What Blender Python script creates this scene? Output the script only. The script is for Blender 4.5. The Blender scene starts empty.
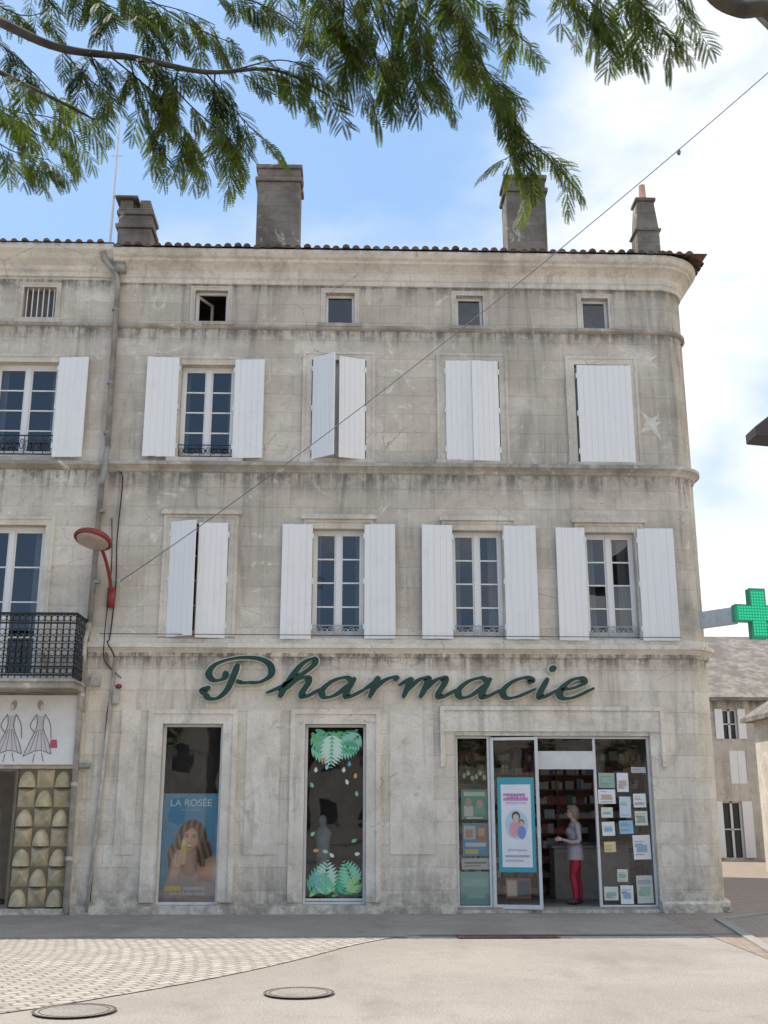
import bpy, math, random
import numpy as np
from mathutils import Vector, Matrix
random.seed(7)
R=random.random
def U(a,b): return a+(b-a)*random.random()
sc=bpy.context.scene
sc.view_settings.view_transform='Standard'
sc.view_settings.look='None'
sc.view_settings.exposure=0
# ------------------------------------------------------------ helpers
def empty(name,parent=None):
    o=bpy.data.objects.new(name,None); sc.collection.objects.link(o)
    if parent: o.parent=parent
    return o
class Geo:
    def __init__(s): s.v=[]; s.f=[]; s.m=[]
    def add(s,vs,fs,m=0):
        n=len(s.v); s.v+= [tuple(v) for v in vs]
        for f in fs: s.f.append(tuple(i+n for i in f)); s.m.append(m)
    def quad(s,a,b,c,d,m=0): s.add([a,b,c,d],[(0,1,2,3)],m)
    def box(s,x0,x1,y0,y1,z0,z1,m=0,M=None):
        vs=[(x,y,z) for x in (x0,x1) for y in (y0,y1) for z in (z0,z1)]
        if M is not None: vs=[tuple(M@Vector(v)) for v in vs]
        s.add(vs,[(0,1,3,2),(4,6,7,5),(0,4,5,1),(2,3,7,6),(0,2,6,4),(1,5,7,3)],m)
    def tube(s,pts,r,n=8,m=0,cap=True,flat=None):
        pts=[Vector(p) for p in pts]
        rs=r if isinstance(r,(list,tuple)) else [r]*len(pts)
        base=len(s.v); up=None
        for i,p in enumerate(pts):
            a=pts[max(0,i-1)]; b=pts[min(len(pts)-1,i+1)]
            t=(b-a); t=t.normalized() if t.length>1e-9 else Vector((0,0,1))
            if up is None:
                up=t.cross(Vector((0,1,0)) if abs(t.y)<.9 else Vector((1,0,0))).normalized()
            up=(up-t*up.dot(t))
            up=up.normalized() if up.length>1e-6 else t.orthogonal().normalized()
            w=t.cross(up)
            for k in range(n):
                an=2*math.pi*k/n
                q=p+(up*math.cos(an)+w*math.sin(an))*rs[i]
                s.v.append(tuple(q))
        for i in range(len(pts)-1):
            for k in range(n):
                a=base+i*n+k; b=base+i*n+(k+1)%n
                s.f.append((a,b,b+n,a+n)); s.m.append(m)
        if cap:
            s.f.append(tuple(base+k for k in range(n))); s.m.append(m)
            s.f.append(tuple(base+(len(pts)-1)*n+k for k in range(n))); s.m.append(m)
    def ell(s,c,r,m=0,nu=14,nv=10,M=None):
        base=len(s.v)
        for j in range(nv+1):
            th=math.pi*j/nv
            for i in range(nu):
                ph=2*math.pi*i/nu
                q=Vector((r[0]*math.sin(th)*math.cos(ph),r[1]*math.sin(th)*math.sin(ph),r[2]*math.cos(th)))
                if M is not None: q=M@q
                s.v.append((c[0]+q[0],c[1]+q[1],c[2]+q[2]))
        for j in range(nv):
            for i in range(nu):
                a=base+j*nu+i; b=base+j*nu+(i+1)%nu
                s.f.append((a,b,b+nu,a+nu)); s.m.append(m)
    def build(s,name,mats,parent=None,smooth=False,bevel=0):
        me=bpy.data.meshes.new(name); me.from_pydata(s.v,[],s.f)
        if not isinstance(mats,(list,tuple)): mats=[mats]
        for m in mats: me.materials.append(m)
        me.polygons.foreach_set('material_index',s.m)
        me.polygons.foreach_set('use_smooth',[smooth]*len(s.f))
        me.update()
        o=bpy.data.objects.new(name,me); sc.collection.objects.link(o)
        if parent: o.parent=parent
        if bevel:
            b=o.modifiers.new('bevel','BEVEL'); b.width=bevel; b.segments=2; b.limit_method='ANGLE'
        return o
def smoothpts(P,n=8):
    P=[Vector(p) for p in P]; out=[]
    for i in range(len(P)-1):
        p0=P[max(0,i-1)];p1=P[i];p2=P[i+1];p3=P[min(len(P)-1,i+2)]
        for k in range(n):
            t=k/n
            out.append(.5*((2*p1)+(p2-p0)*t+(2*p0-5*p1+4*p2-p3)*t*t+(3*p1-p0-3*p2+p3)*t**3))
    out.append(P[-1]); return out
# ------------------------------------------------------------ materials
class NT:
    def __init__(s,name):
        s.mat=bpy.data.materials.new(name); s.mat.use_nodes=True
        s.t=s.mat.node_tree; s.p=s.t.nodes['Principled BSDF']; s.o=s.t.nodes['Material Output']
        s._tc=None
    def n(s,ty,props=None,**kw):
        nd=s.t.nodes.new(ty)
        for k,v in (props or {}).items(): setattr(nd,k,v)
        for k,v in kw.items():
            k=k.replace('_',' ')
            s.set(nd.inputs[k],v)
        return nd
    def set(s,inp,v):
        if hasattr(v,'links') : s.t.links.new(v,inp)
        else:
            if isinstance(v,(tuple,list)) and len(v)==3 and inp.type=='RGBA': v=(*v,1)
            inp.default_value=v
    def obj(s):
        if not s._tc: s._tc=s.t.nodes.new('ShaderNodeTexCoord')
        return s._tc.outputs['Object']
    def mapv(s,scale=(1,1,1),rot=(0,0,0),vec=None):
        return s.n('ShaderNodeMapping',Vector=vec or s.obj(),Scale=scale,Rotation=rot).outputs[0]
    def noise(s,scale,detail=6,rough=.6,vec=None,dist=0):
        return s.n('ShaderNodeTexNoise',Vector=vec or s.obj(),Scale=scale,Detail=float(detail),Roughness=rough,Distortion=dist).outputs[0]
    def ramp(s,fac,a,b,va=0.,vb=1.):
        return s.n('ShaderNodeMapRange',{'interpolation_type':'SMOOTHSTEP'},Value=fac,From_Min=a,From_Max=b,To_Min=va,To_Max=vb).outputs[0]
    def math(s,op,a,b=0.):
        nd=s.t.nodes.new('ShaderNodeMath'); nd.operation=op
        s.set(nd.inputs[0],a); s.set(nd.inputs[1],b); return nd.outputs[0]
    def mix(s,fac,a,b,mode='MIX'):
        nd=s.t.nodes.new('ShaderNodeMix'); nd.data_type='RGBA'; nd.blend_type=mode
        s.set(nd.inputs[0],fac); s.set(nd.inputs[6],a); s.set(nd.inputs[7],b); return nd.outputs[2]
    def bump(s,h,strength=.3,dist=.01):
        b=s.n('ShaderNodeBump',Height=h,Strength=strength,Distance=dist)
        s.t.links.new(b.outputs[0],s.p.inputs['Normal'])
    def fin(s,col=None,rough=.6,metal=0.,spec=None):
        if col is not None: s.set(s.p.inputs['Base Color'],col)
        s.set(s.p.inputs['Roughness'],rough); s.set(s.p.inputs['Metallic'],metal)
        if spec is not None: s.p.inputs['Specular IOR Level'].default_value=spec
        return s.mat
def plain(name,col,rough=.6,var=.12,scale=6,metal=0.,bump=0):
    t=NT(name); n=t.noise(scale,5)
    c2=tuple(c*(1-var*2) for c in col)
    c=t.mix(t.ramp(n,.3,.7),c2,col)
    if bump: t.bump(n,bump,.01)
    return t.fin(c,rough,metal)
def emit(name,col,st):
    t=NT(name); e=t.n('ShaderNodeEmission',Color=col,Strength=st); t.t.links.new(e.outputs[0],t.o.inputs[0]); return t.mat
def glass(name,base=.08,tint=(.9,.95,.93)):
    t=NT(name)
    fr=t.n('ShaderNodeFresnel',IOR=1.5).outputs[0]
    fac=t.math('ADD',fr,base)
    tr=t.n('ShaderNodeBsdfTransparent',Color=tint)
    n=t.noise(1.3,2)
    b=t.n('ShaderNodeBump',Height=n,Strength=.12,Distance=.02)
    gl=t.n('ShaderNodeBsdfGlossy',Color=(.95,.97,1),Roughness=.015); t.t.links.new(b.outputs[0],gl.inputs['Normal'])
    mx=t.n('ShaderNodeMixShader'); t.t.links.new(fac,mx.inputs[0]); t.t.links.new(tr.outputs[0],mx.inputs[1]); t.t.links.new(gl.outputs[0],mx.inputs[2])
    t.t.links.new(mx.outputs[0],t.o.inputs[0]); return t.mat
def stone(name,lo,hi,ledges=(),joints=.5,grey=None,streak=.55,low=0.,corner=0.):
    t=NT(name)
    sep=t.n('ShaderNodeSeparateXYZ',Vector=t.obj()); X,Y,Z=sep.outputs
    wob=t.math('MULTIPLY',t.math('SUBTRACT',t.noise(2.5,3),.5),.035)
    bv=t.n('ShaderNodeCombineXYZ',X=t.math('ADD',t.math('ADD',X,Y),wob),Y=t.math('ADD',Z,wob)).outputs[0]
    br=t.n('ShaderNodeTexBrick',Vector=bv,Color1=(1,1,1),Color2=(.74,.715,.67),Mortar=(.62,.58,.52),Scale=1.,Mortar_Size=.006,Mortar_Smooth=.6,Brick_Width=.86,Row_Height=.37)
    n1=t.noise(.75,9,.65,dist=.5); n2=t.noise(4.5,9,.72); n3=t.noise(28,6,.7); n4=t.noise(.42,5,.6,vec=t.mapv((1,1,1.6),(0,.4,0))); n5=t.noise(1.7,9,.75,dist=1.2)
    col=t.mix(t.ramp(n1,.36,.62),lo,hi)
    if grey:
        z0,z1,gc,amt=grey
        zz=t.ramp(t.math('ADD',Z,t.math('MULTIPLY',t.math('SUBTRACT',n1,.5),1.4)),z0,z1,0,1)
        col=t.mix(t.math('MULTIPLY',zz,t.ramp(n4,.38,.62,amt,amt*.3)),col,gc)
    col=t.mix(joints,col,br.outputs[0],'MULTIPLY')
    col=t.mix(t.ramp(n5,.50,.66,0,.42),col,tuple(x*.62 for x in lo))
    col=t.mix(t.ramp(n2,.55,.73,0,.48),col,(.26,.235,.20))
    col=t.mix(t.ramp(n5,.32,.44,.8,0),col,(.87,.81,.71))
    st=t.noise(1.,8,.7,vec=t.mapv((5,5,.45)),dist=.6)
    sm=t.math('MULTIPLY',t.ramp(st,.45,.70,0,streak),t.ramp(n4,.40,.60,1.,.10))
    col=t.mix(sm,col,(.235,.215,.185))
    # fine cracks
    vo=t.n('ShaderNodeTexVoronoi',{'feature':'DISTANCE_TO_EDGE'},Vector=t.n('ShaderNodeVectorMath',{'operation':'ADD'}).outputs[0] if False else t.mapv((.55,.55,.8)),Scale=1.6).outputs[0]
    ck=t.math('ADD',vo,t.math('MULTIPLY',t.math('SUBTRACT',n2,.5),.10))
    ckm=t.math('MULTIPLY',t.ramp(t.math('ABSOLUTE',ck),.0,.006,1,0),t.ramp(n4,.50,.60,0,.7))
    col=t.mix(ckm,col,(.16,.145,.125))
    g=None
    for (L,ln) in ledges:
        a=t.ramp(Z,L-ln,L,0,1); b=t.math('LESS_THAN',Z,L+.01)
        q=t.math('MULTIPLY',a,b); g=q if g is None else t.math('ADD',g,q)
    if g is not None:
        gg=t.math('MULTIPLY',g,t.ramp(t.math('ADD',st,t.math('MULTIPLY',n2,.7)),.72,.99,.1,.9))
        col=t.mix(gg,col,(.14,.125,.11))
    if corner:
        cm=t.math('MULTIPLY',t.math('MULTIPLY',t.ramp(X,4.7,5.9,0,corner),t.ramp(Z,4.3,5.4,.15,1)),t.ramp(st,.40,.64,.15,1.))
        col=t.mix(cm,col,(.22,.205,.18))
    if low:
        q=t.math('MULTIPLY',t.ramp(Z,low,0,0,1),t.ramp(n2,.38,.62,.1,.8))
        col=t.mix(q,col,(.27,.24,.20))
    col=t.mix(t.ramp(n3,.40,.75,0,.24),col,(.30,.275,.235))
    h=t.math('ADD',t.math('MULTIPLY',n3,.4),t.math('ADD',n2,t.math('MULTIPLY',br.outputs[1],-.7*joints)))
    t.bump(h,.6,.02)
    return t.fin(col,.9,spec=.2)
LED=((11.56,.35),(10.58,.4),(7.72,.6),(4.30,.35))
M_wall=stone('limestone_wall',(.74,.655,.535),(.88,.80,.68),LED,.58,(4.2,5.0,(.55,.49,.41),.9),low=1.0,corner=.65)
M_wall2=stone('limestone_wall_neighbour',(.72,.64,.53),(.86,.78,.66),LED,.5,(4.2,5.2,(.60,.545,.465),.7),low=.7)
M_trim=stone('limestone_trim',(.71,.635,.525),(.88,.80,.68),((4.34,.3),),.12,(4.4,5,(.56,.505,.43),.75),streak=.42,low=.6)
M_ledge=stone('weathered_ledge',(.31,.275,.23),(.55,.50,.43),(),.1,streak=.85)
M_corn=stone('cornice_stone',(.64,.58,.49),(.82,.75,.64),(),.2,streak=.55)
M_chim=stone('chimney_stone',(.15,.13,.11),(.29,.255,.215),(),.9,streak=.8)
M_plaster=plain('repair_plaster',(.76,.71,.62),.9,.12,8)
def paint(name,col,dirt=.2):
    t=NT(name); n=t.noise(3,7,.65); s=t.noise(1,6,.6,vec=t.mapv((9,9,.6)))
    c=t.mix(t.ramp(n,.5,.8,0,dirt),col,tuple(x*.6 for x in col))
    c=t.mix(t.ramp(s,.5,.75,0,dirt),c,tuple(x*q for x,q in zip(col,(.72,.70,.66))))
    t.bump(t.noise(40,3),.08,.003)
    return t.fin(c,.5)
M_white=paint('white_shutter_paint',(.85,.83,.795))
M_pvc=paint('white_window_paint',(.78,.765,.73),.12)
M_glassU=glass('window_glass',.05,(.55,.6,.62))
M_glassS=glass('shopfront_glass',.025,(.94,.96,.95))
M_dark=plain('dark_interior',(.05,.047,.045),.9)
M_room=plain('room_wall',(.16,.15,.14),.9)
M_curt=plain('net_curtain',(.6,.58,.55),.9,.08,20)
M_iron=plain('wrought_iron',(.02,.02,.022),.5)
M_igrey=plain('painted_iron_grey',(.42,.42,.43),.5)
M_alu=plain('aluminium_frame',(.70,.69,.67),.35,.05)
M_zinc=plain('zinc_pipe',(.42,.40,.37),.5,.2,4,.3)
M_zincw=plain('painted_pipe',(.64,.60,.54),.6,.2,5)
M_black=plain('black_rubber',(.018,.018,.018),.6)
M_red=plain('red_lamp_paint',(.28,.035,.03),.4)
def tilemat(name='roof_tile',a=(.10,.06,.045),b=(.20,.12,.085)):
    t=NT(name); n=t.noise(4,6); n2=t.noise(1.1,3)
    c=t.mix(t.ramp(n,.35,.65),a,b); c=t.mix(t.ramp(n2,.42,.62,0,.8),c,tuple(x*.8 for x in a))
    return t.fin(c,.9)
M_tile=tilemat()
# ------------------------------------------------------------ path sweep (front, rounded corner, side)
RC=.6; XR=5.93
def path(xl,back=12.):
    P=[(xl,0,0,-1),(XR-RC,0,0,-1)]
    for k in range(1,12):
        a=-math.pi/2+math.pi/2*k/12
        P.append((XR-RC+RC*math.cos(a),RC+RC*math.sin(a),math.cos(a),math.sin(a)))
    P+=[(XR,RC,1,0),(XR,back,1,0)]
    return P
def sweep(g,P,prof,m=0):
    b=len(g.v); n=len(prof)
    for (x,y,nx,ny) in P:
        for (o,z) in prof: g.v.append((x+nx*o,y+ny*o,z))
    for i in range(len(P)-1):
        for k in range(n-1):
            a=b+i*n+k; g.f.append((a,a+n,a+n+1,a+1)); g.m.append(m)
    for i in (0,len(P)-1):
        g.f.append(tuple(b+i*n+k for k in range(n))); g.m.append(m)
def wall(g,x0,x1,z0,z1,holes,y=0,depth=.24,m=0):
    xs=sorted(set([x0,x1]+[h[0] for h in holes]+[h[1] for h in holes]))
    zs=sorted(set([z0,z1]+[h[2] for h in holes]+[h[3] for h in holes]))
    for i in range(len(xs)-1):
        for j in range(len(zs)-1):
            cx=(xs[i]+xs[i+1])/2; cz=(zs[j]+zs[j+1])/2
            if any(h[0]<cx<h[1] and h[2]<cz<h[3] for h in holes): continue
            g.quad((xs[i],y,zs[j]),(xs[i+1],y,zs[j]),(xs[i+1],y,zs[j+1]),(xs[i],y,zs[j+1]),m)
    for (a,b,c,d) in holes:
        Y=y+depth
        g.quad((a,y,c),(a,y,d),(a,Y,d),(a,Y,c),m); g.quad((b,y,c),(b,Y,c),(b,Y,d),(b,y,d),m)
        g.quad((a,y,d),(b,y,d),(b,Y,d),(a,Y,d),m); g.quad((a,y,c),(a,Y,c),(b,Y,c),(b,y,c),m)
def surround(g,x0,x1,z0,z1,w,pr,bottom=False,m=0,cap=0,y=0):
    for (a,b,p) in ((0,w*.68,pr*.6),(w*.68,w,pr)):
        g.box(x0-b,x0-a,y-p,y+.01,z0,z1+b,m); g.box(x1+a,x1+b,y-p,y+.01,z0,z1+b,m)
        g.box(x0-a,x1+a,y-p,y+.01,z1+a,z1+b,m)
    if bottom: g.box(x0-w-.03,x1+w+.03,y-pr-.03,y+.012,z0-.10,z0-.002,m)
    if cap: g.box(x0-w-.05,x1+w+.05,y-pr-.05,y+.012,z1+w+.003,z1+w+.07,m); g.box(x0-w-.02,x1+w+.02,y-pr-.02,y+.012,z1+w+.07,z1+w+.10,m)
# ============================================================ MAIN BUILDING
bld=empty('pharmacy_building')
XL=-5.2
att=[(-3.64,-3.02,10.70,11.37),(-1.13,-.57,10.70,11.36),(1.40,1.92,10.68,11.34),(3.85,4.37,10.66,11.32)]
w2=[(-3.83,-2.82,7.97,9.82),(-1.37,-.34,7.97,9.95),(1.17,2.19,7.97,9.95),(3.64,4.68,7.95,9.92)]
w1=[(-3.83,-2.82,4.64,6.70),(-1.295,-.36,4.64,6.63),(1.23,2.165,4.64,6.62),(3.67,4.60,4.64,6.60)]
gr=[(-3.83,-2.79,.14,3.12),(-1.37,-.31,.14,3.12),(1.24,4.66,.06,2.93)]
ZC=12.0
g=Geo(); wall(g,XL,XR-RC,0,ZC,att+w2+w1+gr)
P=path(XL); sweep(g,P[1:],[(0,0),(0,ZC)])
g.quad((XL,0,0),(XL,12,0),(XL,12,ZC),(XL,0,ZC)); g.quad((XL,12,0),(XR,12,0),(XR,12,ZC),(XL,12,ZC))
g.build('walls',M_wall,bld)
g=Geo()
for z in (4.38,7.6,10.5): g.quad((XL+.01,.25,z),(XR-.05,.25,z),(XR-.05,11.9,z),(XL+.01,11.9,z))
for x in (-2.2,.5,2.9): 
    g.quad((x,.25,0 if x<.4 else 4.4),(x,11.9,0 if x<.4 else 4.4),(x,11.9,12),(x,.25,12))
g.quad((XL+.01,3.5,4.4),(XR-.05,3.5,4.4),(XR-.05,3.5,12),(XL+.01,3.5,12))
g.build('interior_partitions',M_room,bld)
g=Geo(); sweep(g,P,[(0,11.50),(.04,11.50),(.05,11.58),(.08,11.61),(.08,11.74),(.12,11.78),(.22,11.85),(.26,11.87),(.26,11.92),(.32,11.95),(.37,12.02),(.37,12.08),(.30,12.10),(0,12.11)])
g.build('cornice',M_corn,bld)
g=Geo()
sweep(g,P,[(0,10.56),(.03,10.57),(.06,10.60),(.06,10.65),(0,10.68)])
sweep(g,P,[(0,7.68),(.03,7.70),(.05,7.74),(.11,7.79),(.14,7.80),(.14,7.86),(.02,7.915),(0,7.92)])
g.build('string_courses',M_ledge,bld)
g=Geo()
sweep(g,P,[(0,4.27),(.04,4.29),(.06,4.36),(.12,4.42),(.15,4.43),(.15,4.50),(.05,4.54),(.045,4.60),(0,4.62)])
g.build('shop_cornice',M_trim,bld)
g=Geo()
for a,b in ((XL,-3.85),(-2.77,-1.39),(-.29,1.22)): g.box(a,b,-.07,.01,0,.13)
sweep(g,[p for p in path(4.68)],[(.0,0),(.1,0),(.1,.15),(.06,.19),(0,.19)])
g.box(-3.85,-2.77,-.05,.2,0,.135); g.box(-1.39,-.29,-.05,.2,0,.135)
surround(g,-3.83,-2.79,.19,3.12,.25,.06); surround(g,-1.37,-.31,.19,3.12,.25,.06)
surround(g,1.24,4.66,.19,3.0,.0001,.02)
for (a,b,z0,z1) in ((.98,4.92,3.36,3.43),(.98,1.05,2.4,3.357),(4.85,4.92,2.4,3.357)): g.box(a,b,-.06,.01,z0,z1)
g.box(1.05,4.85,-.03,.01,3.0,3.357)
for (a,b) in ((-4.55,-4.22),(-2.38,-1.80),(.10,.86)):
    g.box(a,b,-.016,.01,.95,3.35)
for i,(a,b,c,d) in enumerate(w1): surround(g,a,b,c,d,.17,.045,cap=1)
for i,(a,b,c,d) in enumerate(w2): surround(g,a,b,c,d,.17,.04,bottom=True)
for (a,b,c,d) in att: surround(g,a,b,c,d,.09,.02); 
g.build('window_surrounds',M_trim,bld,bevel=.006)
g=Geo()
for (a,b,c,d) in att: g.box(a-.14,b+.14,-.08,.02,c-.07,c-.005)
g.build('attic_sills',M_ledge,bld)
def patch(g,c,arms,y):
    vs=[(c[0],y,c[1])]; n=len(arms)*2
    for k,(ang,ln) in enumerate(arms):
        a=math.radians(ang); vs.append((c[0]+ln*math.cos(a),y,c[1]+ln*math.sin(a)))
        nx=arms[(k+1)%len(arms)][0]; nx=nx if nx>ang else nx+360
        a2=math.radians((ang+nx)/2); q=U(.10,.15); vs.append((c[0]+q*math.cos(a2),y,c[1]+q*math.sin(a2)))
    g.add(vs,[(0,1+k,1+(k+1)%n) for k in range(n)])
g=Geo()
patch(g,(5.02,10.02),[(25,.30),(60,.2),(135,.36),(200,.30),(265,.12),(330,.33)],-.004)
patch(g,(5.06,8.72),[(15,.2),(50,.26),(125,.34),(180,.15),(215,.36),(300,.38)],-.004)
g.build('plaster_patches',M_plaster,bld)
# roof
g=Geo()
zt=12.12
g.quad((XL,-.38,zt),(XR+.36,-.38,zt),(XR+.36-3,4.5,zt+1.25),(XL,4.5,zt+1.25))
g.quad((XR+.36,-.38,zt),(XR+.36,12,zt),(XR+.36-3,9,zt+1.25),(XR+.36-3,4.5,zt+1.25))
g.quad((XL,12.4,zt),(XR+.36,12.4,zt),(XR+.36-3,9,zt+1.25),(XL,9,zt+1.25)); g.quad((XL,4.5,zt+1.25),(XR-2.6,4.5,zt+1.25),(XR-2.6,9,zt+1.25),(XL,9,zt+1.25))
def canal(g,x,y0,z0,y1,z1,r=.085,dx=0):
    b=len(g.v); n=7
    for (yy,zz,k2,xx) in ((y0,z0,1.,0),(y1,z1,.8,dx)):
        for k in range(n):
            a=math.pi*k/(n-1); g.v.append((x+xx+r*k2*math.cos(a),yy,zz+r*k2*math.sin(a)))
    for k in range(n-1): g.f.append((b+k,b+k+1,b+n+k+1,b+n+k)); g.m.append(0)
    g.f.append(tuple(b+k for k in range(n))); g.m.append(0)
x=XL+.1
while x<XR+.15:
    canal(g,x+U(-.015,.015),-.42+U(-.03,.03),zt-.03+U(-.015,.015),2.2,zt+.60,.072,0); x+=.19
yy=.05
while yy<11:
    b=len(g.v); n=7
    for (xx,zz) in ((XR+.40,zt-.03),(XR-.4,zt+.22)):
        for k in range(n):
            a=math.pi*k/(n-1); g.v.append((xx,yy+.072*math.cos(a),zz+.072*math.sin(a)))
    for k in range(n-1): g.f.append((b+k,b+k+1,b+n+k+1,b+n+k)); g.m.append(0)
    g.f.append(tuple(b+k for k in range(n))); g.m.append(0); yy+=.19
g.build('roof_tiles',M_tile,bld)
# chimneys
g=Geo()
def chimney(g,x0,x1,y0,y1,z0,z1,taper=0):
    g.box(x0,x1,y0,y1,z0,z1-.42); g.box(x0-.05,x1+.05,y0-.05,y1+.05,z1-.42,z1-.32); g.box(x0,x1,y0,y1,z1-.32,z1-.1); g.box(x0-.04,x1+.04,y0-.04,y1+.04,z1-.1,z1)
chimney(g,-2.72,-1.78,2,2.7,12.3,15.45); chimney(g,2.76,3.64,2,2.7,12.3,15.3)
g.build('chimneys',M_chim,bld,bevel=.02)
g=Geo()
b=5.88
for (z0,z1,w0_,w1_) in ((12.3,14.0,.26,.25),(14.0,14.75,.25,.19),(14.75,14.83,.23,.23)):
    vs=[(b+sx*w,2+.27+sy*w,z) for z,w in ((z0,w0_),(z1,w1_)) for sx,sy in ((-1,-1),(1,-1),(1,1),(-1,1))]
    g.add(vs,[(0,1,5,4),(1,2,6,5),(2,3,7,6),(3,0,4,7),(4,5,6,7),(0,3,2,1)])
g.box(b-.29,b+.29,1.98,2.56,13.98,14.04)
g.build('corner_chimney',M_chim,bld,bevel=.02)
g=Geo(); g.tube([(b,2.27,14.8),(b,2.27,15.25)],[.09,.07],12); g.build('chimney_pot',tilemat('pot_terracotta',(.30,.16,.11),(.42,.26,.19)),bld,True)
# ---------------- windows
Gf=Geo(); Gg=Geo(); Gc=Geo()
def casement(a,b,c,d,rows,y=.17,ft=.055,cur=None):
    m=(a+b)/2; e=.003
    Gf.box(a+e,a+ft,y-.03,y+.05,c+e,d-e); Gf.box(b-ft,b-e,y-.03,y+.05,c+e,d-e)
    Gf.box(a+ft,b-ft,y-.03,y+.05,d-ft,d-e); Gf.box(a+ft,b-ft,y-.03,y+.05,c+e,c+ft*1.2)
    Gf.box(m-.045,m+.045,y-.045,y+.04,c+ft*1.2,d-ft)
    for (p,q) in ((a+ft,m-.045),(m+.045,b-ft)):
        Gf.box(p,p+.03,y-.015,y+.03,c+ft*1.2,d-ft); Gf.box(q-.03,q,y-.015,y+.03,c+ft*1.2,d-ft)
        Gf.box(p+.03,q-.03,y-.015,y+.03,d-ft-.04,d-ft); Gf.box(p+.03,q-.03,y-.015,y+.03,c+ft*1.2,c+ft*1.2+.07)
        zz0=c+ft*1.2+.07; zz1=d-ft-.04
        for r in range(1,rows):
            z=zz0+(zz1-zz0)*r/rows; Gf.box(p+.03,q-.03,y-.01,y+.025,z-.013,z+.013)
        for r in range(rows):
            za=zz0+(zz1-zz0)*r/rows; zb=zz0+(zz1-zz0)*(r+1)/rows; t1=U(-.006,.006); t2=U(-.006,.006)
            Gg.quad((p+.03,y+.008+t1,za),(q-.03,y+.008-t1,za),(q-.03,y+.008-t1+t2,zb),(p+.03,y+.008+t1+t2,zb))
    if cur:
        for (p,q) in cur:
            n=14; x0=a+(b-a)*p; x1=a+(b-a)*q
            for k in range(n):
                xa=x0+(x1-x0)*k/n; xb=x0+(x1-x0)*(k+1)/n
                Gc.quad((xa,y+.16+.02*math.sin(k*2.1),c),(xb,y+.16+.02*math.sin((k+1)*2.1),c),(xb,y+.16+.02*math.sin((k+1)*2.1),d),(xa,y+.16+.02*math.sin(k*2.1),d))
for i,(a,b,c,d) in enumerate(w2): casement(a,b,c,d,4,cur=[(0,.14),(.86,1)] if i==0 else None)
for i,(a,b,c,d) in enumerate(w1): casement(a,b,c,d,4,cur=[None,[(0,.16),(.84,1)],[(.0,.2),(.75,1.)],[(0,.25),(.72,1)]][i])
for i,(a,b,c,d) in enumerate(att):
    if i==0:
        Gf.box(a+.003,a+.04,.1,.15,c,d); Gf.box(b-.04,b-.003,.1,.15,c,d); Gf.box(a+.04,b-.04,.1,.15,d-.04,d-.003)
        M=Matrix.Translation((a+.04,.12,0))@Matrix.Rotation(math.radians(60),4,'Z')
        Gf.box(0,.04,0,.04,c+.02,d-.05,0,M); Gf.box(.45,.49,0,.04,c+.02,d-.05,0,M); Gf.box(.04,.45,0,.04,c+.02,c+.06,0,M); Gf.box(.04,.45,0,.04,d-.09,d-.05,0,M)
    else:
        y=.12; Gf.box(a+.003,a+.05,y,y+.05,c+.003,d-.003); Gf.box(b-.05,b-.003,y,y+.05,c+.003,d-.003); Gf.box(a+.05,b-.05,y,y+.05,d-.05,d-.003); Gf.box(a+.05,b-.05,y,y+.05,c+.003,c+.05)
        Gg.quad((a+.05,y+.02,c+.05),(b-.05,y+.02,c+.05),(b-.05,y+.025,d-.05),(a+.05,y+.025,d-.05))
Gf.build('window_frames',M_pvc,bld); Gg.build('window_panes',M_glassU,bld); Gc.build('curtains',M_curt,bld)
# ---------------- shutters
Gs=Geo(); Gh=Geo()
def leaf(hx,side,w,c,d,ang,y=-.075,n=5):
    M=Matrix.Translation((hx,y,0))@Matrix.Rotation(math.radians(-side*ang),4,'Z')@Matrix.Rotation(math.radians(U(-.25,.25)),4,'Y')@Matrix.Translation((0,0,U(-.012,.012)))
    pw=w/n
    for k in range(n):
        x0=side*(k*pw+.002); x1=side*((k+1)*pw-.002)
        Gs.box(min(x0,x1),max(x0,x1),U(-.0015,.0015),.032,c+U(-.004,.004),d+U(-.004,.004),0,M)
    Gs.box(min(side*.01,side*(w-.01)),max(side*.01,side*(w-.01)),.006,.026,c+.01,d-.01,0,M)
    for z in (c+.22,(c+d)/2,d-.22):
        Gs.box(min(side*.03,side*(w-.04)),max(side*.03,side*(w-.04)),.034,.05,z-.05,z+.05,0,M)
        Gh.box(-.02,.02,-.008,.04,z-.05,z+.05,0,M)
leaf(-3.85,-1,.60,7.96,9.93,4); leaf(-2.80,1,.56,7.96,9.92,3)
leaf(-1.37,1,.515,7.96,9.98,37,-.05); leaf(-.34,-1,.515,7.96,9.96,17,-.05)
leaf(1.17,1,.508,7.95,9.95,2,-.06); leaf(2.19,-1,.508,7.95,9.95,6,-.065)
leaf(3.64,1,1.04,7.94,9.90,.5,-.06,9)
leaf(-3.85,1,.515,4.62,6.72,22,-.05); leaf(-2.80,-1,.53,4.62,6.72,6,-.055)
leaf(-1.31,-1,.55,4.60,6.70,3); leaf(-.345,1,.56,4.60,6.70,4)
leaf(1.215,-1,.56,4.60,6.69,4); leaf(2.18,1,.59,4.60,6.69,3)
leaf(3.655,-1,.54,4.60,6.68,3); leaf(4.615,1,.66,4.60,6.67,4)
Gs.build('shutters',M_white,bld,bevel=.003); Gh.build('shutter_hinges',M_pvc,bld)
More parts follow.
